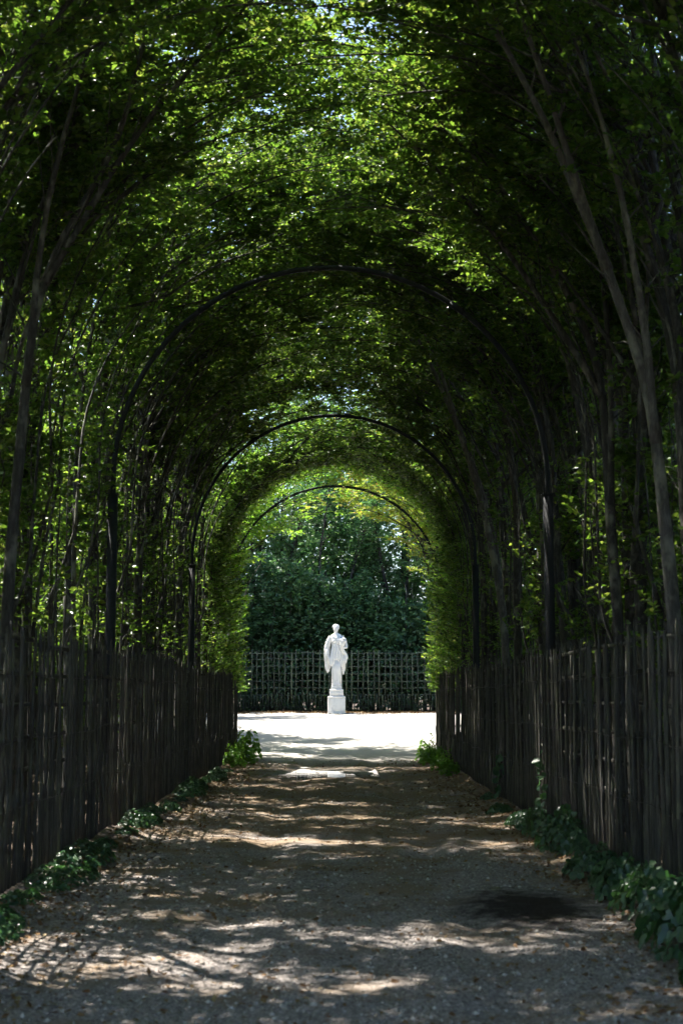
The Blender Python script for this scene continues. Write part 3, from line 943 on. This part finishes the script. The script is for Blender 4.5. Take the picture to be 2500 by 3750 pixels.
for u in us:
    x, y = arc(u); y -= 0.8
    z = float(gz(x, y)) - 0.05
    rz = math.atan(-0.020 * u)
    obj('stake', TK[int(rng.integers(0, 4))], M['lath'], e, (x + rng.normal(0, .008), y - 55.2, z + rng.normal(0, .02)), (0, rng.normal(0, .01), rz))
    x2, y2 = arc(u + 0.1025); y2 -= 0.8
    obj('short_stake', TS[int(rng.integers(0, 3))], M['lath'], e, (x2 + rng.normal(0, .008), y2 - 55.2, z + rng.normal(0, .02)), (0, rng.normal(0, .015), rz))
for u in np.arange(-6.0, 6.1, 0.615):
    x, y = arc(u); y -= 0.8
    for j, h in enumerate((0.18, 0.62, 0.86, 1.12, 1.40, 1.67, 1.93, 2.16)):
        obj('lath', TR, M['lath'], e, (x, y - 55.2 + 0.021, float(gz(x, y)) + h + rng.normal(0, .005)), (0, rng.normal(0, .006), math.atan(-0.020 * u)))

# ------------------------------------------------------------------ steel arches
def build_arch(y, cx, word):
    base = float(gz(3, y)) * 0
    e = empty('steel_arch', (cx, y, 0))
    tag(e, 'dark painted steel arch over the path, %s' % word, 'arch', 'steel arches of the leafy tunnel')
    R = 2.99; w = 0.031; zs = VZ - 0.28
    g = Geo()
    a = np.linspace(0, PI, 73)
    P = np.concatenate([[(R, 0, zs)], np.stack([R * np.cos(a), 0 * a, VZ + R * np.sin(a)], 1), [(-R, 0, zs)]])
    out = np.concatenate([[(1, 0, 0)], np.stack([np.cos(a), 0 * a, np.sin(a)], 1), [(-1, 0, 0)]])
    n = len(P)
    Y = np.array([0, 1.0, 0])
    ring = np.stack([P + out * w - Y * w, P + out * w + Y * w, P - out * w + Y * w, P - out * w - Y * w], 1)
    i = np.arange(n - 1)[:, None] * 4; j = np.arange(4)[None]; j2 = (j + 1) % 4
    g.add(ring.reshape(-1, 3), np.stack([i + j, i + j2, i + 4 + j2, i + 4 + j], -1).reshape(-1, 4))
    hp = obj('hoop', g.mesh('hoop'), M['steel'], e)
    for aj in (PI * 0.30, PI * 0.70):
        g = Geo(); q = np.array([R * math.cos(aj), 0, VZ + R * math.sin(aj)]); tt = np.array([-math.sin(aj), 0, math.cos(aj)]); oo = np.array([math.cos(aj), 0, math.sin(aj)])
        V8 = [q + tt * a_ + oo * b_ + Y * c_ for c_ in (-w - .006, w + .006) for a_, b_ in ((-.11, -w - .006), (.11, -w - .006), (.11, w + .006), (-.11, w + .006))]
        g.add(V8, [(0, 3, 2, 1), (4, 5, 6, 7), (0, 1, 5, 4), (1, 2, 6, 5), (2, 3, 7, 6), (3, 0, 4, 7)])
        obj('joint_sleeve', g.mesh('joint_sleeve'), M['steel'], hp)
    for s in (-1, 1):
        g = Geo()
        zb = float(gz(cx + s * R, y)) - 0.1
        box(g, (s * R - 0.062, -0.062, zb), (s * R + 0.062, 0.062, zs + 0.05))
        p = obj('post', g.mesh('post'), M['steel'], e)
        g = Geo(); box(g, (s * R - 0.085, -0.085, zs + 0.05), (s * R + 0.085, 0.085, zs + 0.065))
        obj('cap_plate', g.mesh('cap_plate'), M['steel'], p)
build_arch(20.2, -0.085, 'nearest and largest of the three')
build_arch(31.2, -0.06, 'middle one of the three')
build_arch(41.9, -0.03, 'farthest and smallest, at the end of the tunnel')

# ------------------------------------------------------------------ statue
def blob(g, c, r, seg=16, rings=10, rot=None):
    th = np.linspace(0, PI, rings + 1)[1:-1]; ph = np.arange(seg) * 2 * PI / seg
    T_, P_ = np.meshgrid(th, ph, indexing='ij')
    V = np.stack([np.sin(T_) * np.cos(P_), np.sin(T_) * np.sin(P_), np.cos(T_)], -1).reshape(-1, 3)
    V = np.concatenate([V, [(0, 0, 1), (0, 0, -1)]]) * np.array(r)
    if rot is not None: V = V @ np.array(rot).T
    V = V + np.array(c)
    m = rings - 1
    i = np.arange(m - 1)[:, None] * seg; j = np.arange(seg)[None]; j2 = (j + 1) % seg
    F = np.stack([i + j, i + seg + j, i + seg + j2, i + j2], -1).reshape(-1, 4)
    jj = np.arange(seg); jj2 = (jj + 1) % seg
    g.add(V, F, np.concatenate([np.stack([np.full(seg, m * seg), jj, jj2], -1), np.stack([np.full(seg, m * seg + 1), (m - 1) * seg + jj2, (m - 1) * seg + jj], -1)]))

def loft(g, secs, seg=28):
    """secs: (cx, cy, z, rx, ry, power)"""
    th = np.arange(seg) * 2 * PI / seg
    R = []
    for (cx_, cy_, z, rx, ry, pw) in secs:
        c = np.cos(th); s = np.sin(th)
        R.append(np.stack([cx_ + rx * np.sign(c) * np.abs(c) ** (2 / pw), cy_ + ry * np.sign(s) * np.abs(s) ** (2 / pw), np.full(seg, z)], 1))
    V = np.concatenate(R + [[(secs[0][0], secs[0][1], secs[0][2])], [(secs[-1][0], secs[-1][1], secs[-1][2])]])
    n = len(secs)
    i = np.arange(n - 1)[:, None] * seg; j = np.arange(seg)[None]; j2 = (j + 1) % seg
    F = np.stack([i + j, i + j2, i + seg + j2, i + seg + j], -1).reshape(-1, 4)
    jj = np.arange(seg); jj2 = (jj + 1) % seg
    g.add(V, F, np.concatenate([np.stack([np.full(seg, n * seg), jj2, jj], -1), np.stack([np.full(seg, n * seg + 1), (n - 1) * seg + jj, (n - 1) * seg + jj2], -1)]))

def remesh(g, name, vox, smooth_it=3, fac=0.5, deform=None):
    o = bpy.data.objects.new('tmp', g.mesh('tmp'))
    COL.objects.link(o)
    m = o.modifiers.new('r', 'REMESH'); m.mode = 'VOXEL'; m.voxel_size = vox
    s = o.modifiers.new('s', 'SMOOTH'); s.iterations = smooth_it; s.factor = fac
    bpy.context.view_layer.update()
    dg = bpy.context.evaluated_depsgraph_get()
    me = bpy.data.meshes.new_from_object(o.evaluated_get(dg))
    bpy.data.objects.remove(o, do_unlink=True)
    me.name = name
    if deform is not None:
        n = len(me.vertices)
        co = np.empty(n * 3, dtype=np.float32); me.vertices.foreach_get('co', co); co = co.reshape(-1, 3)
        no = np.empty(n * 3, dtype=np.float32); me.vertices.foreach_get('normal', no); no = no.reshape(-1, 3)
        co = deform(co.astype(float), no.astype(float))
        me.vertices.foreach_set('co', co.astype(np.float32).ravel()); me.update()
    me.polygons.foreach_set('use_smooth', np.ones(len(me.polygons), dtype=bool))
    return me

SX, SY = 0.0, 53.7
SZ = float(gz(SX, SY)) - 0.02
st = empty('marble_statue', (SX, SY, SZ))
tag(st, 'white marble herm of a draped woman holding a cornucopia on a square pedestal', 'statue')
# local frame: viewer's left = -x, front = -y
def bevel_block(name, secs):
    g = Geo(); loft(g, [(0, 0, z, w, w, 30) for z, w in secs], 64)
    return g.mesh(name)
obj('pedestal_block', bevel_block('pedestal_block', [(-0.1, .312), (0.0, .314), (0.56, .314), (0.565, .310)]), M['marble'], st)
obj('pedestal_cap', bevel_block('pedestal_cap', [(0.567, .300), (0.575, .318), (0.605, .322), (0.622, .315), (0.645, .275)]), M['marble'], st)
obj('upper_block', bevel_block('upper_block', [(0.647, .250), (0.80, .250), (0.805, .243), (0.825, .243), (0.83, .252), (0.865, .252), (0.885, .235), (0.892, .20)]), M['marble'], st)
obj('base_moulding', bevel_block('base_moulding', [(0.894, .190), (0.96, .190), (0.965, .182), (0.985, .190), (1.0, .186), (1.01, .17)]), M['marble'], st)
g = Geo(); loft(g, [(0, 0.07, 1.012, .186, .10, 20), (0, 0.07, 1.85, .186, .10, 20)], 48)
obj('rear_pier', g.mesh('rear_pier'), M['marble'], st)
g = Geo(); loft(g, [(0.0, -0.04, 1.012, .150, .13, 16), (0.0, -0.04, 1.06, .150, .13, 16), (0.0, -0.04, 1.10, .118, .11, 16), (0, -0.04, 1.13, .110, .105, 14), (0, -0.04, 1.55, .135, .115, 14), (0, -0.04, 2.02, .165, .13, 12)], 48)
obj('herm_shaft', g.mesh('herm_shaft'), M['marble'], st)

g = Geo()
# torso and skirt
loft(g, [(0.03, -0.02, 1.88, .17, .13, 2.4), (0.035, -0.02, 1.98, .265, .18, 2.3), (0.03, -0.02, 2.16, .245, .175, 2.2), (0.005, -0.02, 2.36, .19, .15, 2.2),
         (-0.01, -0.02, 2.50, .16, .13, 2.2), (-0.01, -0.025, 2.62, .185, .15, 2.2), (-0.01, -0.02, 2.74, .215, .14, 2.3), (-0.005, 0.0, 2.83, .19, .11, 2.2), (-0.01, 0.0, 2.90, .08, .08, 2)], 32)
blob(g, (-0.085, -0.13, 2.62), (.075, .06, .075)); blob(g, (0.065, -0.13, 2.62), (.075, .06, .075))
# neck and head, turned to the viewer's left
tube(g, [(-0.012, 0.0, 2.80), (-0.014, -0.005, 2.90), (-0.018, -0.015, 2.99)], [.075, .062, .064], 14)
blob(g, (-0.024, -0.046, 3.058), (.092, .112, .140))
blob(g, (-0.018, 0.000, 3.115), (.125, .128, .115))       # hair mass
blob(g, (-0.018, 0.10, 3.08), (.07, .07, .065))           # bun
for k in range(9):                                        # waves of hair round the brow
    a = PI * (0.08 + 0.84 * k / 8)
    blob(g, (-0.022 + 0.108 * math.cos(a), -0.060 + 0.02 * abs(math.cos(a)), 3.100 + 0.100 * math.sin(a)), (.030, .032, .028), 10, 6)
blob(g, (-0.034, -0.142, 3.052), (.014, .022, .03), 10, 6)   # nose
blob(g, (-0.032, -0.128, 2.993), (.026, .014, .009), 10, 6)  # mouth
blob(g, (-0.030, -0.118, 2.960), (.03, .026, .022), 10, 6)   # chin
# right arm (viewer's left), hanging, forearm across
tube(g, [(-0.20, 0.0, 2.78), (-0.27, 0.01, 2.62), (-0.34, -0.01, 2.38), (-0.345, -0.04, 2.30)], [.085, .085, .072, .062], 12)
tube(g, [(-0.345, -0.04, 2.30), (-0.31, -0.10, 2.10), (-0.26, -0.13, 1.94)], [.062, .055, .038], 12)
blob(g, (-0.252, -0.135, 1.885), (.040, .028, .058))
for k in range(4):
    tube(g, [(-0.275 + k * 0.018, -0.14, 1.86), (-0.268 + k * 0.016, -0.145, 1.81), (-0.262 + k * 0.014, -0.135, 1.775 + 0.008 * abs(k - 1))], [.0125, .012, .009], 6)
tube(g, [(-0.225, -0.15, 1.90), (-0.212, -0.16, 1.86), (-0.215, -0.158, 1.83)], [.014, .012, .009], 6)
# cloak falling from the right arm
loft(g, [(-0.335, 0.03, 1.46, .02, .012, 2), (-0.315, 0.03, 1.54, .055, .03, 2), (-0.325, 0.03, 1.70, .105, .05, 2), (-0.34, 0.03, 1.95, .10, .06, 2), (-0.345, 0.02, 2.2, .10, .075, 2),
         (-0.355, 0.01, 2.33, .10, .085, 2), (-0.30, 0.01, 2.55, .105, .09, 2), (-0.22, 0.01, 2.76, .09, .085, 2)], 20)
# left arm (viewer's right), bent round the horn
tube(g, [(0.19, 0.0, 2.77), (0.27, 0.0, 2.66), (0.335, -0.02, 2.48), (0.345, -0.05, 2.41)], [.078, .075, .066, .058], 12)
tube(g, [(0.345, -0.05, 2.41), (0.325, -0.14, 2.375), (0.285, -0.19, 2.37)], [.058, .048, .036], 12)
blob(g, (0.268, -0.20, 2.375), (.042, .034, .036))
for k in range(4):
    tube(g, [(0.255, -0.215, 2.355 + k * 0.017), (0.220, -0.225, 2.352 + k * 0.017), (0.195, -0.212, 2.352 + k * 0.017)], [.012, .0115, .009], 6)
# skirt hem, uneven, and swags
for (x0, x1, zt, zb_) in ((-0.23, -0.12, 2.25, 1.70), (-0.15, -0.05, 2.2, 1.78), (-0.06, 0.05, 2.2, 1.97), (0.03, 0.15, 2.2, 1.88), (0.12, 0.25, 2.2, 1.69), (0.23, 0.36, 2.2, 1.80)):
    c = (x0 + x1) / 2; w_ = (x1 - x0) / 2
    loft(g, [(c + 0.01, -0.155, zb_, w_ * 0.45, .014, 2), (c, -0.15, zb_ + 0.08, w_ * 1.05, .045, 2), (c, -0.12, (zb_ + zt) / 2 + .05, w_ * 1.1, .06, 2), (c * 0.8, -0.08, zt, w_, .05, 2)], 16)
loft(g, [(0.25, 0.03, 1.40, .015, .01, 2), (0.245, 0.03, 1.48, .05, .03, 2), (0.235, 0.03, 1.65, .085, .05, 2), (0.22, 0.02, 1.85, .10, .06, 2), (0.2, 0.0, 2.1, .09, .06, 2)], 18)
# diagonal fold of the mantle across the chest, belt
for k in range(4):
    o_ = 0.035 * k
    tube(g, [(-0.20 + o_ * 0.6, -0.07, 2.83 - o_ * 0.3), (-0.12 + o_ * 0.4, -0.13, 2.76 - o_), (0.0, -0.165, 2.70 - o_ * 1.3), (0.10, -0.165, 2.63 - o_), (0.18, -0.11, 2.57 - o_ * 0.5)], [.018, .02, .018, .018, .014], 7)
tube(g, [(-0.17, -0.03, 2.50), (-0.11, -0.125, 2.495), (0.0, -0.155, 2.49), (0.10, -0.13, 2.495), (0.16, -0.04, 2.50)], .017, 7)
def folds(co, no):
    x, y, z = co.T
    a = np.arctan2(x - 0.0, -(y - 0.06))
    wsk = sstep((2.47 - z) / 0.12) * (np.abs(x) < 0.40)
    d = 0.011 * np.sin(a * 17 + 3.0 * np.sin(z * 4.0)) * wsk
    wcl = sstep((-0.20 - x) / 0.05) * sstep((2.75 - z) / .1) * (y > -0.06)
    d = d + 0.010 * np.sin(x * 120 + z * 14) * wcl
    wch = sstep((z - 2.52) / .04) * sstep((2.80 - z) / .05) * (np.abs(x) < 0.2)
    d = d + 0.004 * np.sin(x * 60 + z * 70) * wch
    whr = sstep((z - 3.10) / .03)
    d = d + 0.006 * np.sin(a * 14 + z * 90) * whr
    for ex in (-0.066, -0.002):
        d = d - 0.007 * np.exp(-((x - ex) / .015) ** 2 - ((z - 3.068) / .010) ** 2) * (y < -0.07)
    return co + no * d[:, None]
obj('figure', remesh(g, 'figure', 0.0125, 3, 0.45, folds), M['marble'], st)
# cornucopia
g = Geo()
C = np.array([(0.235, -0.22, 2.62), (0.215, -0.215, 2.52), (0.185, -0.20, 2.42), (0.195, -0.18, 2.32), (0.245, -0.15, 2.22), (0.315, -0.10, 2.14), (0.365, -0.07, 2.06), (0.375, -0.05, 1.99), (0.345, -0.04, 1.94)])
u = np.linspace(0, 8, 41); C2 = np.stack([np.interp(u, np.arange(9), C[:, k]) for k in range(3)], 1)
for _ in range(6): C2[1:-1] = (C2[:-2] + 2 * C2[1:-1] + C2[2:]) / 4
rr = np.interp(u, np.arange(9), [.120, .095, .078, .072, .068, .06, .050, .038, .015]) * (1 + 0.05 * np.sin(u * 9))
tube(g, C2, rr, 18)
tube(g, [(0.235 + 0.125 * math.cos(a), -0.22 + 0.10 * math.sin(a), 2.625 - 0.02 * math.cos(a)) for a in np.linspace(0, 2 * PI, 25)], .016, 7)
horn = obj('cornucopia', g.mesh('cornucopia', True), M['marble'], st)
rng = np.random.default_rng(3)
for k in range(13):
    a = k * 2.4; rad = 0.095 * math.sqrt((k + .5) / 13)
    g = Geo(); blob(g, (0.235 + rad * math.cos(a), -0.22 + rad * math.sin(a) * .8, 2.66 + 0.06 * (1 - rad / .1) + rng.uniform(-.01, .02)), rng.uniform(.028, .042, 3), 10, 7)
    obj('fruit', g.mesh('fruit', True), M['marble'], horn)

# small white stone block on the ground against the pedestal
g = Geo(); loft(g, [(0, 0, -0.03, .175, .05, 20), (0, 0, 0.055, .172, .048, 20), (0, 0, 0.062, .165, .042, 20)], 40)
pq = obj('stone_plaque', g.mesh('stone_plaque'), M['marble'], None, (SX - 0.01, SY - 0.40, float(gz(SX, SY - 0.4))), (math.radians(-8), 0, 0.02))
tag(pq, 'small blank white stone plaque on the ground at the pedestal', 'plaque')

# ------------------------------------------------------------------ ivy and weeds at the fence feet
def ivy_mesh(seed, n, rx, ry, h, size):
    rng = np.random.default_rng(seed)
    out = np.array([(0.0, 0.0), (0.18, 0.42), (0.05, 0.62), (0.42, 0.40), (0.62, 0.48), (1.0, 0.0), (0.62, -0.48), (0.42, -0.40), (0.05, -0.62), (0.18, -0.42)])
    out = np.array([(0, 0), (-.08, .34), (.22, .52), (.42, .30), (.70, .34), (1, 0), (.70, -.34), (.42, -.30), (.22, -.52), (-.08, -.34)])
    th = rng.uniform(0, 2 * PI, n); rr = np.sqrt(rng.random(n))
    px, py = rr * np.cos(th), rr * np.sin(th)
    lump = 0.55 + 1.0 * (vnoise(px * 2.3 + seed, py * 2.3) + 0.5)
    zz = h * (1 - rr ** 2) ** 0.7 * lump * (1 - 0.55 * rng.random(n) ** 2) + 0.02
    P = np.stack([px * rx, py * ry, zz], 1)
    N = np.stack([px * 0.9, py * 0.9, np.full(n, 0.75)], 1) + rng.normal(0, 0.35, (n, 3))
    N /= np.linalg.norm(N, axis=1, keepdims=True)
    D = rng.normal(0, 1, (n, 3)) + np.stack([px, py, -0.5 * np.ones(n)], 1)
    D -= N * (D * N).sum(1, keepdims=True); D /= np.linalg.norm(D, axis=1, keepdims=True)
    S = np.cross(N, D)
    L = size * rng.uniform(0.55, 1.2, n)
    k = len(out)
    V = P[:, None, :] + L[:, None, None] * (out[None, :, 0, None] * D[:, None, :] + out[None, :, 1, None] * S[:, None, :] + (0.22 * np.abs(out[None, :, 1, None]) - 0.12 * out[None, :, 0, None] ** 2) * N[:, None, :])
    b = np.arange(n)[:, None] * k
    F = np.concatenate([b + np.array([[0, 9, 8, 7]]), b + np.array([[0, 7, 6, 5]]), b + np.array([[0, 5, 4, 3]]), b + np.array([[0, 3, 2, 1]])])
    lm = np_mesh('ivy_leaves', V.reshape(-1, 3), [F])
    g = Geo()
    for q in range(14):
        a = rng.uniform(0, 2 * PI); e_ = rng.uniform(.4, .95)
        tube(g, [(0.05 * math.cos(a), 0.05 * math.sin(a), 0), (rx * e_ * .5 * math.cos(a), ry * e_ * .5 * math.sin(a), h * .55), (rx * e_ * math.cos(a), ry * e_ * math.sin(a), h * .2)], [.005, .004, .002], 4, False)
    return g.mesh('ivy_stems'), lm
IVY = [ivy_mesh(20 + k, 850, 0.32, 0.95, 0.20, 0.056) for k in range(4)]
WEED = [ivy_mesh(30 + k, 700, 0.30, 0.6, 0.5, 0.06) for k in range(2)]
rng = np.random.default_rng(21)
def put_plant(name, proto, mat, x, y, sc, label, group):
    e = empty(name, (x, y, float(gz(x, y)) - 0.02), (0, 0, rng.choice([0, PI]) + rng.uniform(-.15, .15)))
    e.scale = sc
    tag(e, label, 'plant' if 'nettle' in name else 'ivy', group)
    obj('stems', proto[0], M['bark'], e)
    obj('leaves', proto[1], mat, e)
for i, y in enumerate(np.arange(9.0, 33, 1.35)):
    s = rng.uniform(0.45, 0.90)
    if i % 4 == 2: s *= 0.6
    put_plant('ivy_plant', IVY[i % 4], M['ivy'], -2.42 + rng.uniform(-.05, .08), y, (s, s, s * rng.uniform(0.6, 1.2)),
              'ivy clump at the foot of the left fence, %s from the camera' % ORD[i], 'ivy along the left fence')
ivr = [(8.3, 1.25, 1.2), (9.6, 1.3, 1.3), (10.9, 1.15, 1.0), (12.2, 1.0, .95), (13.4, .9, .9), (15.8, .95, 1.4), (17.0, .85, 1.0), (18.4, .75, .9), (20.6, .6, .8), (23.5, .45, .7)]
for i, (y, s, h) in enumerate(ivr):
    put_plant('ivy_plant', IVY[(i * 3 + 1) % 4], M['ivy'], 2.36 + rng.uniform(-.10, .05), y + rng.uniform(-.2, .2), (s * rng.uniform(.75, 1.1), s * rng.uniform(.6, .85), s * h * rng.uniform(1.15, 1.6)),
              'ivy clump at the foot of the right fence, %s from the camera' % ORD[i], 'ivy along the right fence')
for i, (x, y, s) in enumerate(((-2.35, 34.4, .95), (-2.30, 36.4, 1.1), (-2.32, 38.3, 1.3), (2.30, 30.5, .7), (2.32, 33.2, .8), (2.28, 35.8, 1.0), (2.3, 38.0, .9))):
    w = 'left' if x < 0 else 'right'
    put_plant('nettle_patch', WEED[i % 2], M['weed'], x, y, (s, s, s),
              'bright green nettle patch by the %s fence, %s before its far end' % (w, ('third last', 'second last', 'last')[i] if x < 0 else ('fourth last', 'third last', 'second last', 'last')[i - 3]), 'nettles near the far end of the fences')
# one ivy shoot climbing the right fence
def climber(seed, h):
    rng2 = np.random.default_rng(seed)
    P = np.array([(0, 0.0, 0)] + [(-0.02 + rng2.normal(0, .02), rng2.normal(0, .05), z) for z in np.linspace(h / 6, h, 6)])
    g = Geo(); tube(g, P, np.linspace(.007, .003, 7), 5)
    n = 26
    z = np.linspace(0.1, h, n)
    P_ = np.stack([np.full(n, -0.05), rng2.normal(0, .07, n), z], 1); D_ = rng2.normal(0, .7, (n, 3)) + np.array([-.2, 0, -.3])
    N_ = np.array([-.8, -.4, .4]) + rng2.normal(0, .35, (n, 3)); L_ = rng2.uniform(.07, .13, n)
    V, F = leaves_geo(P_, D_, N_, L_, 0.95, rng2)
    return g.mesh('ivy_stems'), np_mesh('ivy_leaves', V, [F])
for i, (y, h) in enumerate(((18.2, 0.85), (23.0, 0.65))):
    put_plant('climbing_ivy', climber(60 + i, h), M['ivy'], 2.53, y, (1, 1, 1), 'thin ivy shoot climbing the right fence, %s of the two' % ('nearer', 'farther')[i], 'ivy shoots on the right fence')

# ------------------------------------------------------------------ loose stones and dry leaves
rng = np.random.default_rng(31)
n = 19000
y = 6.2 + 22 * rng.random(n) ** 1.9
x = rng.uniform(-2.7, 2.7, n)
bare = vnoise(x * 0.55 + 4, y * 0.35 + 9) > 0.10
keep = ~(bare & (rng.random(n) < 0.8)) & (((x - 1.45) / .6) ** 2 + ((y - 11.6) / 1.1) ** 2 > 1)
x, y = x[keep], y[keep]; n = len(x)
s = np.clip(rng.lognormal(-4.75, 0.42, n), 0.003, 0.022)
oc = np.array([(1, 0, 0), (0, 1, 0), (-1, 0, 0), (0, -1, 0), (0, 0, .75), (0, 0, -.6)])
a = rng.uniform(0, 6.28, n); ca, sa = np.cos(a), np.sin(a)
sc3 = s[:, None] * rng.uniform(0.7, 1.3, (n, 3))
L = oc[None] * sc3[:, None, :] * rng.uniform(0.8, 1.2, (n, 6, 1))
W = np.stack([L[..., 0] * ca[:, None] - L[..., 1] * sa[:, None], L[..., 0] * sa[:, None] + L[..., 1] * ca[:, None], L[..., 2]], -1)
W += np.stack([x, y, gz(x, y) + s * 0.25], 1)[:, None, :]
of = np.array([(0, 1, 4), (1, 2, 4), (2, 3, 4), (3, 0, 4), (1, 0, 5), (2, 1, 5), (3, 2, 5), (0, 3, 5)])
F = (np.arange(n)[:, None, None] * 6 + of[None]).reshape(-1, 3)
o = obj('gravel', np_mesh('gravel', W.reshape(-1, 3), [F]), M['stone'], kind='stuff')
tag(o, 'loose pale pebbles scattered over the path', 'gravel')

n = 12000
y = 6.5 + 32 * rng.random(n) ** 1.5
sd = np.where(rng.random(n) < 0.5, -1, 1)
x = sd * np.where(rng.random(n) < 0.72, 2.5 - np.abs(rng.normal(0, 0.42, n)), rng.uniform(0, 2.4, n))
k = ((x - 1.45) / .6) ** 2 + ((y - 11.6) / 1.1) ** 2 > 1
x, y = x[k], y[k]; n = len(x)
P = np.stack([x, y, gz(x, y) + 0.008], 1)
D = rng.normal(0, 1, (n, 3)) * np.array([1, 1, .25]); N = np.array([0, 0, 1.0]) + rng.normal(0, .35, (n, 3))
V, F = leaves_geo(P, D, N, rng.uniform(.025, .055, n), 0.6, rng, 0.3, -0.1)
o = obj('fallen_leaves', np_mesh('fallen_leaves', V, [F]), M['litter'], kind='stuff')
tag(o, 'dry brown fallen leaves along both edges of the path', 'leaf litter')
n = 5000
x = rng.uniform(-5.5, 5.5, n); y = 54.3 + rng.normal(0, 0.45, n)
P = np.stack([x, y, gz(x, y) + 0.01], 1)
D = rng.normal(0, 1, (n, 3)) * np.array([1, 1, .3]); N = np.array([0, 0, 1.0]) + rng.normal(0, .4, (n, 3))
V, F = leaves_geo(P, D, N, rng.uniform(.04, .08, n), 0.6, rng, 0.3, -0.1)
o = obj('leaf_mould', np_mesh('leaf_mould', V, [F]), M['litter'], kind='stuff')
tag(o, 'brown leaf mould along the foot of the trellis', 'leaf litter')
print('LEAVES', nl_tot, 'TRIS', sum(len(m.loops) - 2 * len(m.polygons) for m in bpy.data.meshes))
